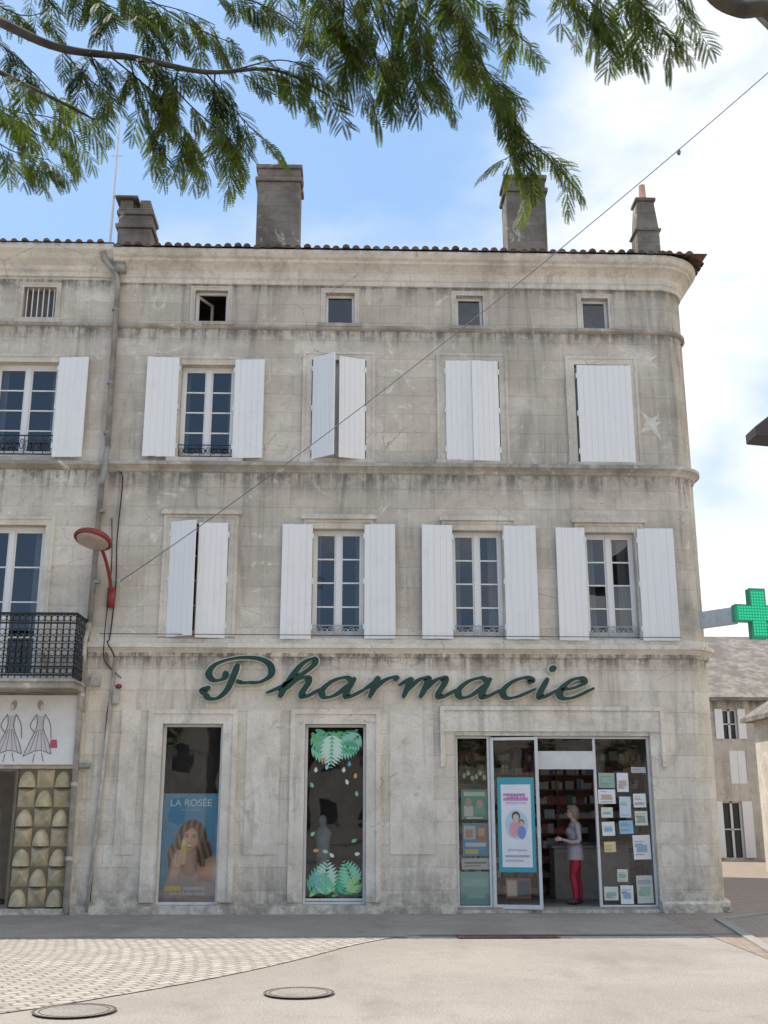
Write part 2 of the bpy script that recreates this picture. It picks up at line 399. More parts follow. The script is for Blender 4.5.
# ---------------- iron guards
def guard(g,a,b,z0,z1,y,r=.009):
    for z in (z0,z1): g.tube([(a,y,z),(b,y,z)],r*1.2,6)
    n=max(3,int((b-a)/.17)); w=(b-a)/n; h=z1-z0
    for k in range(n):
        cx=a+w*(k+.5); cz=(z0+z1)/2
        for s in (-1,1):
            pts=[]
            for q in range(15):
                t=q/14*math.pi*2.6; rad=.06*(1-.6*q/14)
                pts.append((cx+s*(w*.25+rad*math.cos(t)*.8),y,cz+s*rad*math.sin(t)*h/.17))
            g.tube(pts,r*.7,5)
        g.tube([(a+w*k,y,z0),(a+w*k,y,z1)],r*.8,5)
        g.ell((cx,y,cz),(.018,.01,.03),0,8,6)
g=Geo(); guard(g,w2[0][0],w2[0][1],8.02,8.24,.06); g.build('window_guard_upper',M_iron,bld)
g=Geo()
for i in (1,2,3): guard(g,w1[i][0],w1[i][1],4.68,4.86,.05)
g.build('window_guards',M_igrey,bld)
# ---------------- shop windows
g=Geo(); gg=Geo()
def shopframe(a,b,c,d,y,ft=.05):
    g.box(a,a+ft,y-.02,y+.05,c,d); g.box(b-ft,b,y-.02,y+.05,c,d); g.box(a+ft,b-ft,y-.02,y+.05,d-ft,d); g.box(a+ft,b-ft,y-.02,y+.05,c,c+ft)
    gg.quad((a+ft,y+.01,c+ft),(b-ft,y+.01,c+ft),(b-ft,y+.013,d-ft),(a+ft,y+.013,d-ft))
shopframe(-3.827,-2.793,.143,3.117,.12,.045); shopframe(-1.367,-.313,.143,3.117,.12,.045)
shopframe(1.243,1.84,.08,2.925,.10,.04)
shopframe(3.66,4.657,.08,2.925,.10,.045)
g.box(2.63,3.66,.07,.15,2.885,2.925); g.box(2.63,3.66,.07,.16,2.62,2.67); g.box(2.63,3.66,.05,.2,2.36,2.62)
gg.quad((2.65,.11,2.67),(3.66,.11,2.67),(3.66,.112,2.885),(2.65,.112,2.885))
MD=Matrix.Translation((1.86,.07,0))@Matrix.Rotation(math.radians(-12),4,'Z')
for (a,b,c,d) in ((0,.05,.07,2.9),(.765,.82,.07,2.9),(.05,.765,2.85,2.9),(.05,.765,.07,.14)):
    g.box(a,b,-.02,.04,c,d,0,MD)
vs=[MD@Vector(v) for v in ((.05,.01,.14),(.765,.01,.14),(.765,.012,2.85),(.05,.012,2.85))]; gg.quad(*vs)
g.box(1.845,1.862,.06,.16,.08,2.925)
g.build('shopfront_frames',M_alu,bld,bevel=.003); gg.build('shopfront_glazing',M_glassS,bld)
g=Geo()
g.box(-4.0,-2.6,.75,.8,.1,3.3); g.box(-1.55,-.1,1.3,1.35,.1,3.3)
g.build('display_backing',M_dark,bld)
g=Geo(); g.box(-4,-2.6,.2,.76,.08,.13); g.box(-1.55,-.1,.2,1.3,.08,.13); g.build('display_floor',M_room,bld)
M_floor=plain('shop_floor_tile',(.35,.32,.28),.35)
g=Geo(); g.box(.6,5.85,.02,5.2,.03,.10); g.build('shop_floor',M_floor,bld)
g=Geo(); g.box(.6,5.8,.26,5.2,3.15,3.2); g.box(.6,5.8,5.15,5.2,.1,3.2); g.box(.6,.65,.26,5.2,.1,3.2); g.box(5.3,5.35,.26,5.2,.1,3.2)
g.build('shop_walls',plain('shop_wall_paint',(.6,.57,.52),.8),bld)
shelf=empty('pharmacy_shelving')
g=Geo()
def shelves(g,x0,x1,y,z0,z1,rows,dep=.3):
    g.box(x0,x1,y+dep,y+dep+.02,z0,z1)
    for k in range(rows+1):
        z=z0+(z1-z0)*k/rows; g.box(x0,x1,y,y+dep,z-.012,z+.012)
    n=max(1,round((x1-x0)/.9))
    for k in range(n+1):
        x=x0+(x1-x0)*k/n; g.box(x-.012,x+.012,y-.004,y+dep,z0,z1)
shelves(g,1.0,5.2,2.9,.12,2.9,10)
g.build('shelf_boards',plain('wood_shelf',(.25,.13,.09),.5),shelf)
cols=[(.62,.60,.56),(.45,.1,.08),(.1,.22,.42),(.1,.34,.22),(.6,.42,.12),(.5,.48,.46),(.40,.15,.18),(.7,.66,.58),(.3,.38,.45)]
pm=[plain('product_%d'%i,c,.5) for i,c in enumerate(cols)]
g=Geo()
for r in range(10):
    z=.12+2.78*r/10+.013; x=1.05
    while x<5.1:
        w=U(.03,.10); h=U(.08,.2); mi=random.choice([0,0,0,1,2,3,4,5,5,6,7,7,8]); k=random.randint(1,3)
        for q in range(k):
            g.box(x,x+w-.006,2.92,3.05,z,z+h,mi); x+=w
            if x>5.1: break
        if R()<.2: x+=.06
g.build('products',pm,shelf)
ctr=empty('shop_counter')
g=Geo(); g.box(3.2,4.6,1.7,2.2,.1,1.0); g.box(3.15,4.65,1.66,2.24,1.0,1.04); g.build('counter_body',plain('counter_laminate',(.45,.4,.35),.4),ctr,bevel=.01)
g=Geo(); g.box(3.9,4.25,1.9,1.93,1.12,1.4); g.box(4.05,4.1,1.92,2.0,1.04,1.15); g.build('till_screen',M_black,ctr)
# ------------------------------------------------------------ posters
PC={}
def pc(col,r=.45):
    k=tuple(col)
    if k not in PC: PC[k]=plain('print_%d'%len(PC),col,r,.03,3)
    return PC[k]
def flat(name,poly,y,col,parent,M=None):
    g=Geo(); vs=[(p[0],y,p[1]) for p in poly]
    if M is not None: vs=[tuple(M@Vector(v)) for v in vs]
    g.add(vs,[tuple(range(len(vs)))]); return g.build(name,pc(col),parent)
def rect(name,x0,x1,z0,z1,y,col,parent,M=None): return flat(name,[(x0,z0),(x1,z0),(x1,z1),(x0,z1)],y,col,parent,M)
def blob(cx,cz,rx,rz,n=28,rot=0,f=None):
    o=[]
    for k in range(n):
        a=2*math.pi*k/n; q=1 if f is None else f(a)
        x=rx*q*math.cos(a); z=rz*q*math.sin(a)
        o.append((cx+x*math.cos(rot)-z*math.sin(rot),cz+x*math.sin(rot)+z*math.cos(rot)))
    return o
def text(name,s,x,z,y,size,col,parent,M=None,al='CENTER',bold=0):
    cu=bpy.data.curves.new(name,'FONT'); cu.body=s; cu.size=size; cu.align_x=al; cu.offset=bold
    o=bpy.data.objects.new(name,cu); sc.collection.objects.link(o)
    L=Matrix.Translation((x,y,z))@Matrix.Rotation(math.pi/2,4,'X')
    o.matrix_world=(M@L) if M is not None else L
    cu.materials.append(pc(col)); o.parent=parent
    return o
# advertising poster: a printed portrait computed as a colour field over a fine sheet
po=empty('advertising_poster')
X0,X1,Z0,Z1=-3.78,-2.84,.19,1.95
def portrait():
    W_,H_=126,236
    u=np.linspace(0,.94,W_); v=np.linspace(0,1.76,H_); X,Y=np.meshgrid(u,v)
    def sst(x,a,b):
        t=np.clip((x-a)/(b-a),0,1); return t*t*(3-2*t)
    def ell(cx,cy,rx,ry,rot=0,soft=.06):
        c,s=math.cos(rot),math.sin(rot); dx=X-cx; dy=Y-cy
        a=(dx*c+dy*s)/rx; b=(-dx*s+dy*c)/ry; r=np.sqrt(a*a+b*b)
        return 1-sst(r,1-soft,1+soft),a,b,r
    def comp(C,m,col):
        col=np.array(col); 
        if col.ndim==1: col=col[None,None,:]
        return C*(1-m[...,None])+col*m[...,None]
    def seg(p,q,r0,r1,soft=.012):
        px,py=p; dx,dy=q[0]-px,q[1]-py; L2=dx*dx+dy*dy
        t=np.clip(((X-px)*dx+(Y-py)*dy)/L2,0,1); d=np.hypot(X-px-t*dx,Y-py-t*dy); rr=r0+(r1-r0)*t
        return 1-sst(d,rr-soft,rr+soft),d/rr
    C=np.zeros((H_,W_,3)); g_=Y/1.76
    C[:]=np.array((.12,.34,.52)); C+= (g_[...,None])*np.array((.03,.07,.08))
    rng=np.random.RandomState(3)
    sk=np.array((.88,.56,.41)); skd=np.array((.50,.25,.16))
    m,a,b,r=ell(.50,.98,.265,.345,-.1,.07); m2,_,_,_=ell(.27,.62,.15,.33,.22,.12); m3,_,_,_=ell(.72,.64,.13,.34,-.2,.12); hm=np.maximum(m,np.maximum(m2,m3))
    rad=np.hypot(X-.5,Y-1.22)
    st=.5+.5*np.sin(X*150+np.sin(Y*9)*5+rad*10); st2=.5+.5*np.sin(X*61+np.sin(Y*6+1)*4)
    hair=np.array((.12,.055,.03))[None,None]*(1-st2[...,None])+np.array((.46,.26,.14))[None,None]*st2[...,None]; hair=hair*(.6+.5*st[...,None])
    hair=hair*(.75+.5*sst(.55-X,-.2,.35))[...,None]
    C=comp(C,hm,hair)
    top=.46+.14*np.sin(np.clip((X-.05)/.9,0,1)*2.2)+.16*sst(X,.55,.95)-.30*(1-sst(X,0,.16)); m=1-sst(Y,top-.015,top+.015)
    sh=(.62+.45*sst(top-Y,-.02,.22))*(.8+.25*sst(X,.4,.9)); C=comp(C,m,sk[None,None]*sh[...,None])
    m,d=seg((.50,.52),(.50,.78),.115,.095); C=comp(C,m,(sk*.62)[None,None]*(1.1-.35*d[...,None]*d[...,None]))
    m,a,b,r=ell(.475,1.0,.152,.225,-.10,.035)
    jaw=np.clip(1-.28*np.clip(-b,0,1)**2,.6,1); r2=np.sqrt((a/jaw)**2+b*b); m=1-sst(r2,.965,1.03)
    nz=np.sqrt(np.clip(1-r2**2,0,1)); nd=np.clip(-.35*a+.25*b+.85*nz,0,1)
    face=skd+(sk*1.1-skd)*(nd**.8)[...,None]; C=comp(C,m,face)
    c_,s_=math.cos(-.10),math.sin(-.10)
    def fe(fx,fy,rx,ry,rot=-.1,soft=.35):
        x=.475+fx*.152*c_-fy*.225*s_; y=1.0+fx*.152*s_+fy*.225*c_
        return ell(x,y,rx,ry,rot,soft)[0]
    for s in (-1,1):
        C=comp(C,fe(s*.42,.20,.045,.028)*.45,skd*.8)
        C=comp(C,fe(s*.42,.17,.030,.013,soft=.2),(.85,.82,.78)); C=comp(C,fe(s*.42+.02,.17,.0125,.013,soft=.25),(.10,.06,.04))
        C=comp(C,fe(s*.42,.215,.034,.006,soft=.5)*.9,(.06,.03,.02)); C=comp(C,fe(s*.44,.37,.040,.0085,-.1-s*.12,.6)*.85,(.15,.08,.05))
        C=comp(C,fe(s*.55,-.18,.040,.045,soft=.9)*.35,(.92,.44,.34))
        C=comp(C,fe(s*.13,-.20,.011,.007,soft=.6)*.8,skd*.6)
    C=comp(C,fe(.14,.02,.012,.055,soft=.9)*.4,skd); C=comp(C,fe(-.02,0,.010,.06,soft=.9)*.5,np.minimum(sk*1.15,1)); C=comp(C,fe(0,-.14,.024,.018,soft=.7)*.35,np.minimum(sk*1.1,1)); C=comp(C,fe(0,-.25,.030,.008,soft=.8)*.5,skd)
    C=comp(C,fe(0,-.47,.058,.026,soft=.2),(.65,.18,.16)); C=comp(C,fe(0,-.445,.047,.014,soft=.2),(.92,.90,.86)); C=comp(C,fe(0,-.64,.035,.008,soft=.9)*.4,skd)
    for (p,q,ra,rb) in (((.53,1.245),(.355,1.13),.03,.032),((.355,1.13),(.31,.90),.032,.026),((.31,.90),(.27,.62),.03,.045),((.53,1.245),(.63,1.10),.03,.03),((.63,1.10),(.665,.88),.03,.03),((.665,.88),(.70,.60),.03,.05)):
        m,d=seg(p,q,ra,rb,.014); C=comp(C,m,hair*1.15)
    m,d=seg((.13,-.05),(.27,.60),.13,.085); C=comp(C,m,(sk*.95)[None,None]*(1.08-.45*d[...,None]**2))
    m,d=seg((.375,.64),(.375,.88),.052,.050,.006); C=comp(C,m,np.array((.95,.76,.04))[None,None]*(1.05-.3*d[...,None]**2)); m,d=seg((.375,.93),(.375,.985),.028,.028,.006); C=comp(C,m,(.92,.88,.6))
    C=comp(C,ell(.375,.76,.03,.05)[0]*.8,(.95,.9,.6))
    m,d=seg((.26,.60),(.29,.74),.085,.075); C=comp(C,m,sk[None,None]*(1.08-.4*d[...,None]**2))
    for k in range(4):
        y=.80-.055*k; m,d=seg((.285,y+.005),(.405,y-.012),.026,.021,.005); C=comp(C,m,sk[None,None]*(1.1-.5*d[...,None]**2))
    m,d=seg((.30,.66),(.345,.84),.03,.022,.006); C=comp(C,m,sk[None,None]*(1.1-.5*d[...,None]**2))
    C=comp(C,(1-sst(Y,.30,.48))*.45,(.10,.24,.40))
    C=np.clip(C*(1+rng.normal(0,.02,(H_,W_,1))),0,1)
    me=bpy.data.meshes.new('portrait_print')
    vs=[(X0+float(x),.17,Z0+float(y)) for y in v for x in u]
    fs=[(j*W_+i,j*W_+i+1,(j+1)*W_+i+1,(j+1)*W_+i) for j in range(H_-1) for i in range(W_-1)]
    me.from_pydata(vs,[],fs); ca=me.color_attributes.new('print','FLOAT_COLOR','POINT')
    ca.data.foreach_set('color',np.concatenate([C,np.ones((H_,W_,1))],2).reshape(-1).astype(np.float32))
    t=NT('printed_portrait'); a=t.n('ShaderNodeAttribute',{'attribute_name':'print'}); t.fin(a.outputs['Color'],.4); me.materials.append(t.mat)
    o=bpy.data.objects.new('portrait_print',me); sc.collection.objects.link(o); o.parent=po
portrait()
text('poster_title','LA ROSÉE',-3.31,1.74,.165,.165,(.88,.89,.89),po,bold=.002)
text('poster_subtitle','PARIS - FRANCE',-3.31,1.66,.165,.045,(.8,.82,.85),po)
rect('yellow_caption',-3.70,-3.42,.36,.44,.166,(.8,.65,.1),po)
text('caption','NOUVEAU',-3.38,.375,.164,.075,(.85,.85,.85),po,al='LEFT',bold=.003)
text('caption_line','SOIN SOLAIRE VISAGE',-3.31,.295,.164,.06,(.85,.85,.85),po,bold=.002); text('caption_line_2','haute protection',-3.31,.225,.164,.055,(.8,.65,.2),po,bold=.002)
# leaf decals window 2
de=empty('tropical_leaf_decal')
def leafpoly(x,z,L_,w,a):
    o=[]
    for k in range(9):
        t=k/8; o.append((t*L_, w*math.sin(math.pi*t**.8)))
    for k in range(7,0,-1):
        t=k/8; o.append((t*L_,-w*math.sin(math.pi*t**.8)))
    return [(x+p*math.cos(a)-q*math.sin(a)+0,z+p*math.sin(a)+q*math.cos(a)) for p,q in o]
lc=[(.06,.36,.18),(.10,.52,.32),(.25,.66,.52),(.05,.24,.14),(.6,.75,.66),(.16,.48,.12),(.5,.28,.12),(.35,.68,.2),(.75,.8,.78)]
k=0
def inside(poly): return not(min(p[0] for p in poly)<-1.315 or max(p[0] for p in poly)>-.365 or max(p[1] for p in poly)>3.065 or min(p[1] for p in poly)<.2)
def palm(x,z,a0,L_,n,col):
    global k
    for i in range(n):
        t=(i+1)/n; px_=x+math.cos(a0)*L_*t; pz=z+math.sin(a0)*L_*t
        for s in (-1,1):
            ll=L_*.42*math.sin(math.pi*(.25+.7*t)); poly=leafpoly(px_,pz,ll,ll*.13,a0+s*math.radians(55))
            if inside(poly): flat('frond',poly,.1265-.00005*k,col,de); k+=1
for (cx,cz,n,up) in ((-.88,2.97,34,-1),(-.85,.36,34,1)):
    for i in range(n):
        x=cx+U(-.42,.44); z=cz+U(-.10,.07); a=math.radians(U(20,160))*up; ll=U(.14,.34)
        poly=leafpoly(x,z,ll,ll*U(.1,.2),a)
        if not inside(poly): continue
        flat('leaf_shape',poly,.1265-.00005*k,lc[random.choice([0,1,3,3,5,0,7])],de); k+=1
for (x,z,a,Lm,n,c) in ((-1.3,2.78,-.5,.55,9,(.25,.62,.42)),(-1.0,3.04,-1.2,.55,9,(.10,.52,.3)),(-.7,3.04,-1.9,.55,9,(.14,.54,.18)),(-.38,2.98,-2.4,.6,10,(.30,.66,.5)),(-.4,2.7,3.0,.4,8,(.08,.38,.2)),(-1.28,2.98,-.8,.5,8,(.16,.5,.3)),(-.9,3.0,-1.6,.6,9,(.6,.78,.66)),
      (-1.28,.3,.9,.6,9,(.12,.52,.34)),(-1.0,.24,1.5,.6,9,(.55,.76,.62)),(-.7,.24,1.3,.6,9,(.1,.48,.25)),(-.42,.28,2.0,.6,9,(.30,.66,.45)),(-.85,.3,2.3,.45,8,(.2,.6,.35)),(-1.3,.5,.2,.35,7,(.2,.55,.5)),(-.6,.3,1.0,.35,7,(.5,.7,.25))):
    palm(x,z,a,Lm,n,c)
for (x,z,c) in ((-1.1,2.5,(.7,.3,.08)),(-.6,2.4,(.1,.4,.6)),(-1.18,2.3,(.7,.7,.7)),(-.5,.95,(.8,.8,.8)),(-1.2,1.0,(.7,.35,.1)),(-.95,.98,(.5,.6,.6)),(-.7,2.3,(.7,.7,.7)),(-.5,2.2,(.7,.4,.1)),(-1.0,2.35,(.3,.6,.7)),(-.85,.9,(.8,.75,.7)),(-.62,2.1,(.7,.7,.72)),(-1.22,2.05,(.2,.55,.35)),(-.46,1.9,(.2,.55,.35)),(-.55,1.15,(.2,.55,.35)),(-1.25,1.25,(.3,.6,.3))):
    flat('petal',leafpoly(x,z,.10,.03,U(0,3)),.112,c,de)
rect('base_strip',-1.32,-.36,.2,.24,.111,(.7,.7,.68),de)
bs=empty('display_stand'); g=Geo(); g.tube([(-1.05,.55,.12),(-1.05,.55,.7)],.02,8); g.tube([(-1.05,.55,.68),(-1.05,.55,.85),(-1.05,.55,1.1),(-1.05,.55,1.3),(-1.05,.55,1.42)],[.10,.13,.12,.16,.05],12); g.ell((-1.05,.55,1.5),(.07,.08,.1)); g.ell((-1.05,.55,.13),(.16,.16,.02)); g.build('torso_form',plain('form_cloth',(.35,.38,.42),.8),bs,True)
g=Geo()
for (x,z,w,h,m) in ((-.75,.13,.16,.5,0),(-.55,.13,.14,.34,1),(-.85,.13,.10,.26,2),(-1.35,.13,.12,.4,1)):
    g.box(x,x+w,.6,.75,z,z+h,m)
g.build('display_boxes',[pm[0],pm[3],pm[8]],bs,bevel=.004)
p1=empty('window_notice_display')
def notice(par,x0,x1,z0,z1,y,bg,items,M=None):
    rect('sheet',x0,x1,z0,z1,y,bg,par,M)
    for i,(a,b,c,d,col) in enumerate(items):
        rect('print',x0+(x1-x0)*a,x0+(x1-x0)*b,z0+(z1-z0)*c,z0+(z1-z0)*d,y-.002-.0008*i,col,par,M)
notice(p1,1.34,1.80,1.52,2.02,.14,(.12,.40,.28),[(.1,.9,.78,.92,(.75,.75,.7)),(.1,.45,.1,.45,(.75,.75,.72)),(.5,.88,.15,.45,(.2,.5,.4)),(.2,.8,.02,.08,(.8,.8,.8))])
flat('print_head',blob(1.46,1.80,.06,.075),.135,(.65,.42,.32),p1); flat('print_head2',blob(1.66,1.78,.06,.07),.135,(.68,.46,.36),p1)
notice(p1,1.35,1.80,.92,1.46,.14,(.12,.38,.62),[(.05,.5,.5,.92,(.75,.72,.7)),(.55,.95,.45,.9,(.55,.25,.12)),(.1,.9,.28,.4,(.8,.8,.8)),(.1,.6,.06,.2,(.75,.65,.15)),(.12,.4,.55,.8,(.6,.4,.3)),(.6,.85,.6,.85,(.7,.55,.4))])
notice(p1,1.33,1.80,.70,.88,.14,(.7,.7,.68),[(.1,.9,.5,.7,(.3,.3,.3)),(.1,.7,.25,.38,(.4,.4,.4))])
notice(p1,1.30,1.82,.13,.66,.15,(.32,.58,.54),[(.08,.92,.55,.8,(.45,.68,.64)),(.2,.8,.2,.3,(.7,.75,.72))])
for i in range(6): flat('dots',blob(1.4+.07*i,2.25+.05*math.sin(i*2),.03,.045),.13,(.45,.6,.35),p1)
p2=empty('door_poster')
notice(p2,.10,.73,.66,2.22,-.004,(.06,.36,.42),[],MD)
notice(p2,.16,.67,.74,2.10,-.008,(.82,.81,.82),[(.08,.92,.80,.84,(.6,.3,.5)),(.08,.75,.86,.89,(.35,.35,.5)),(.1,.9,.12,.145,(.4,.4,.45)),(.1,.7,.07,.09,(.5,.5,.5))],MD)
flat('print_circle',blob(.42,1.44,.19,.24),-.014,(.50,.68,.78),p2,MD)
flat('print_figure',blob(.38,1.36,.09,.13),-.0155,(.75,.35,.4),p2,MD); flat('print_hair',blob(.41,1.57,.072,.085),-.016,(.12,.08,.06),p2,MD); flat('print_face',blob(.41,1.545,.052,.065),-.017,(.70,.50,.4),p2,MD); flat('print_figure_2',blob(.5,1.31,.07,.11),-.0165,(.2,.3,.6),p2,MD); flat('print_hair_2',blob(.50,1.47,.05,.055),-.0175,(.25,.15,.08),p2,MD); flat('print_face_2',blob(.50,1.45,.038,.045),-.0185,(.66,.45,.35),p2,MD)
text('headline','SANTÉ',.42,1.86,-.012,.11,(.65,.12,.4),p2,MD,bold=.002); text('headline_2','PRÉVENTION',.42,1.77,-.012,.06,(.3,.35,.6),p2,MD)
text('footer','pharmacien',.42,1.0,-.012,.07,(.25,.35,.6),p2,MD)
notice(p2,.20,.62,.24,.56,.02,(.5,.18,.12),[(.05,.45,.1,.9,(.7,.6,.5)),(.5,.95,.1,.9,(.12,.14,.2))],MD)
p3=empty('door_notices')
W=(.8,.8,.78)
ns=[(3.74,4.02,2.05,2.3,(.3,.45,.35)),(3.72,4.02,1.78,2.02,W),(3.76,3.96,1.55,1.72,(.75,.75,.6)),(4.06,4.26,1.98,2.30,(.75,.78,.8)),(4.32,4.58,2.3,2.4,(.5,.5,.5)),(4.08,4.28,1.55,1.9,(.55,.68,.72)),(4.06,4.30,1.28,1.5,(.3,.55,.7)),(4.33,4.55,1.72,1.95,W),(4.34,4.56,1.42,1.66,(.7,.72,.6)),(3.76,3.98,1.25,1.48,W),(3.78,3.98,.98,1.15,(.75,.6,.3)),(4.28,4.58,.86,1.26,W),(3.74,3.98,.2,.42,(.65,.66,.6)),(3.98,4.16,.50,.70,(.7,.7,.6)),(4.30,4.58,.15,.60,(.55,.58,.5)),(4.02,4.24,.14,.44,W)]
for (a,b,c,d,col) in ns:
    it=[]
    for q in range(random.randint(4,7)):
        z=U(.1,.85); it.append((.1,U(.5,.9),z,z+.03,random.choice([(.2,.2,.2),(.35,.35,.4),(.4,.2,.18),(.25,.35,.5),(.25,.4,.3)])))
    if R()<.5: it.append((.2,.8,.3,.6,random.choice([(.3,.45,.6),(.6,.4,.3),(.3,.45,.35)])))
    th=math.radians(U(-1.6,1.6)); cx=(a+b)/2; cz=(c+d)/2
    Mn=Matrix.Translation((cx,0,cz))@Matrix.Rotation(th,4,'Y')@Matrix.Translation((-cx,0,-cz))
    notice(p3,a,b,c,d,.095,col,it,Mn)
# ------------------------------------------------------------ lettering
sg=empty('pharmacy_lettering_sign')
glyph={
'h':([[(-.3,.2),(.15,.55),(.68,1.2),(.92,1.68),(.78,1.95),(.50,1.72),(.33,1.1),(.27,.5),(.25,-.02)],[(.27,.3),(.55,.85),(.88,1.0),(1.02,.75),(.98,.2),(1.15,0),(1.55,.4)]],1.55),
'a':([[(1.0,.82),(.7,1.0),(.3,.8),(.1,.35),(.3,0),(.65,.12),(.98,.7)],[(1.06,1.0),(1.0,.25),(1.15,0),(1.6,.4)]],1.6),
'r':([[(-.02,.4),(.22,.75),(.3,1.05)],[(.32,1.0),(.3,-.02)],[(.3,.35),(.55,.85),(.85,1.02),(1.02,.86)]],1.25),
'm':([[(-.1,.6),(.22,1.0)],[(.26,1.0),(.25,-.02)],[(.26,.3),(.5,.85),(.78,1.0),(.88,.75),(.86,-.02)],[(.87,.3),(1.12,.85),(1.4,1.0),(1.5,.75),(1.46,.2),(1.62,0),(2.02,.4)]],2.02),
'c':([[(.9,.72),(.98,.88),(.7,1.02),(.3,.8),(.1,.35),(.32,0),(.7,.05),(1.25,.45)]],1.25),
'i':([[(.28,1.0),(.22,.25),(.36,0),(.8,.4)]],.8),
'e':([[(.12,.42),(.5,.48),(.85,.75),(.68,1.0),(.35,.88),(.1,.4),(.28,0),(.7,.03),(1.3,.5)]],1.3)}
ux=.475; uz=.37; SH=.42
strokes=[]
strokes.append([(-.02,.05),(.06,-.03),(.2,-.02),(.34,.12),(.44,.36),(.52,.62)])
strokes.append([(.68,.27),(.90,.28),(1.08,.41),(1.06,.60),(.86,.72),(.50,.73),(.16,.62),(.03,.44),(.12,.31),(.28,.34),(.33,.48)])
strokes.append([(-.02,.05),(-.06,.12),(.0,.17),(.05,.13)])
strokes.append([(.70,.27),(.60,.265),(.50,.30)])
ox=1.12
dots=[]
for ch in 'harmacie':
    gs,adv=glyph[ch]
    for s_ in gs: strokes.append([(ox+(x)*ux+ (z*uz)*SH,z*uz) for x,z in s_])
    if ch=='i': dots.append((ox+.3*ux+1.5*uz*SH,1.48*uz))
    ox+=adv*ux
SX=6.72/(ox+.0)
def ribbon(g,pts,y0,y1,extra,wmin=.022,wmax=.064,nib=math.radians(12)):
    q=smoothpts([Vector((p[0],p[1],0)) for p in pts],9)
    nn=len(q); l=[];r=[]
    for i,p in enumerate(q):
        t=(q[min(nn-1,i+1)]-q[max(0,i-1)]).normalized()
        a=math.atan2(t.y,t.x)
        w=wmin+(wmax-wmin)*abs(math.sin(a-nib))**1.3
        e=min(i,nn-1-i)/4.; w*=min(1,.6+.4*e); w+=extra
        n=Vector((-t.y,t.x,0)); l.append(p+n*w); r.append(p-n*w)
    b=len(g.v)
    for i in range(nn):
        for (v,yy) in ((l[i],y0),(r[i],y0),(l[i],y1),(r[i],y1)): g.v.append((v.x,yy,v.y))
    for i in range(nn-1):
        a=b+4*i; c=a+4
        for f in ((a,a+1,c+1,c),(a+2,c+2,c+3,a+3),(a,c,c+2,a+2),(a+1,a+3,c+3,c+1)): g.f.append(f); g.m.append(0)
    for a in (b,b+4*(nn-1)): g.f.append((a,a+2,a+3,a+1)); g.m.append(0)
ga=Geo(); gb=Geo()
for i,s_ in enumerate(strokes):
    s_=[(-3.10+x*SX,3.575+z*(.93)) for x,z in s_]
    ribbon(ga,s_,-.115-.0012*i,-.08,0); ribbon(gb,s_,-.072-.0008*i,-.02,.022)
for (x,z) in dots:
    for G_,rr,y0,y1 in ((ga,.058,-.14,-.08),(gb,.078,-.10,-.02)):
        c=(-3.10+x*SX,3.575+z*.93); pts=blob(c[0],c[1],rr*1.2,rr,16,.5)
        n=16; G_.add([(p[0],y0,p[1]) for p in pts]+[(p[0],y1,p[1]) for p in pts],[tuple(range(n))]+[(k,(k+1)%n,n+(k+1)%n,n+k) for k in range(n)])
ga.build('letter_faces',plain('dark_green_enamel',(.012,.055,.035),.35),sg); gb.build('letter_backs',plain('cream_letter_edge',(.80,.77,.68),.5),sg)
# ============================================================ LEFT BUILDING
lb=empty('neighbouring_building')
lx0=-16
h=[(-6.93,-6.31,10.75,11.40),(-7.35,-6.12,7.97,9.84),(-7.4,-6.13,3.85,6.66),(-8.4,-5.32,.08,2.36),
   (-10.6,-9.5,7.97,9.84),(-10.6,-9.5,3.85,6.66)]
YB=.02
g=Geo(); wall(g,lx0,XL,0,12.0,h,y=YB); g.quad((lx0,YB,0),(lx0,12,0),(lx0,12,12.),(lx0,YB,12.)); g.quad((lx0,12,0),(XL,12,0),(XL,12,12.),(lx0,12,12.))
g.quad((XL-.01,.3,0),(XL-.01,12,0),(XL-.01,12,12.),(XL-.01,.3,12.))
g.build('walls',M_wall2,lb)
g=Geo()
for z in (3.7,7.6,10.5): g.quad((lx0,.27,z),(XL-.02,.27,z),(XL-.02,11.9,z),(lx0,11.9,z))
g.quad((lx0,2.5,0),(XL-.02,2.5,0),(XL-.02,2.5,12),(lx0,2.5,12)); g.build('interior_partitions',M_room,lb)
LP=[(lx0,YB,0,-1),(XL-.005,YB,0,-1)]
g=Geo(); sweep(g,LP,[(0,11.62),(.05,11.62),(.05,11.70),(.10,11.74),(.10,11.82),(.22,11.92),(.27,12.0),(.34,12.06),(.34,12.17),(0,12.19)]); g.build('cornice',M_corn,lb)
g=Geo(); sweep(g,LP,[(0,10.58),(.05,10.60),(.05,10.66),(0,10.68)]); sweep(g,LP,[(0,7.72),(.05,7.74),(.12,7.80),(.12,7.86),(0,7.9)]); g.build('string_courses',M_ledge,lb)
g=Geo()
for (a,b,c,d) in h[1:3]+h[4:]: surround(g,a,b,c,d,.16,.04,y=YB)
surround(g,*h[0],.09,.03,y=YB,bottom=True)
g.box(lx0,XL-.02,-.05,YB+.01,0,.1)
g.box(-5.32,XL,-.04,YB,.1,3.3)
g.build('window_surrounds',M_trim,lb)
Gf=Geo(); Gg=Geo(); Gc=Geo(); Gs=Geo(); Gh=Geo()
casement(*h[1],4,y=.19,ft=.07,cur=[(0,.16),(.84,1)]); casement(*h[2],4,y=.19,ft=.07,cur=[(0,.2),(.8,1)]); casement(*h[4],4,y=.19); casement(*h[5],4,y=.19)
leaf(-6.12,1,.56,7.95,9.93,4,-.06)
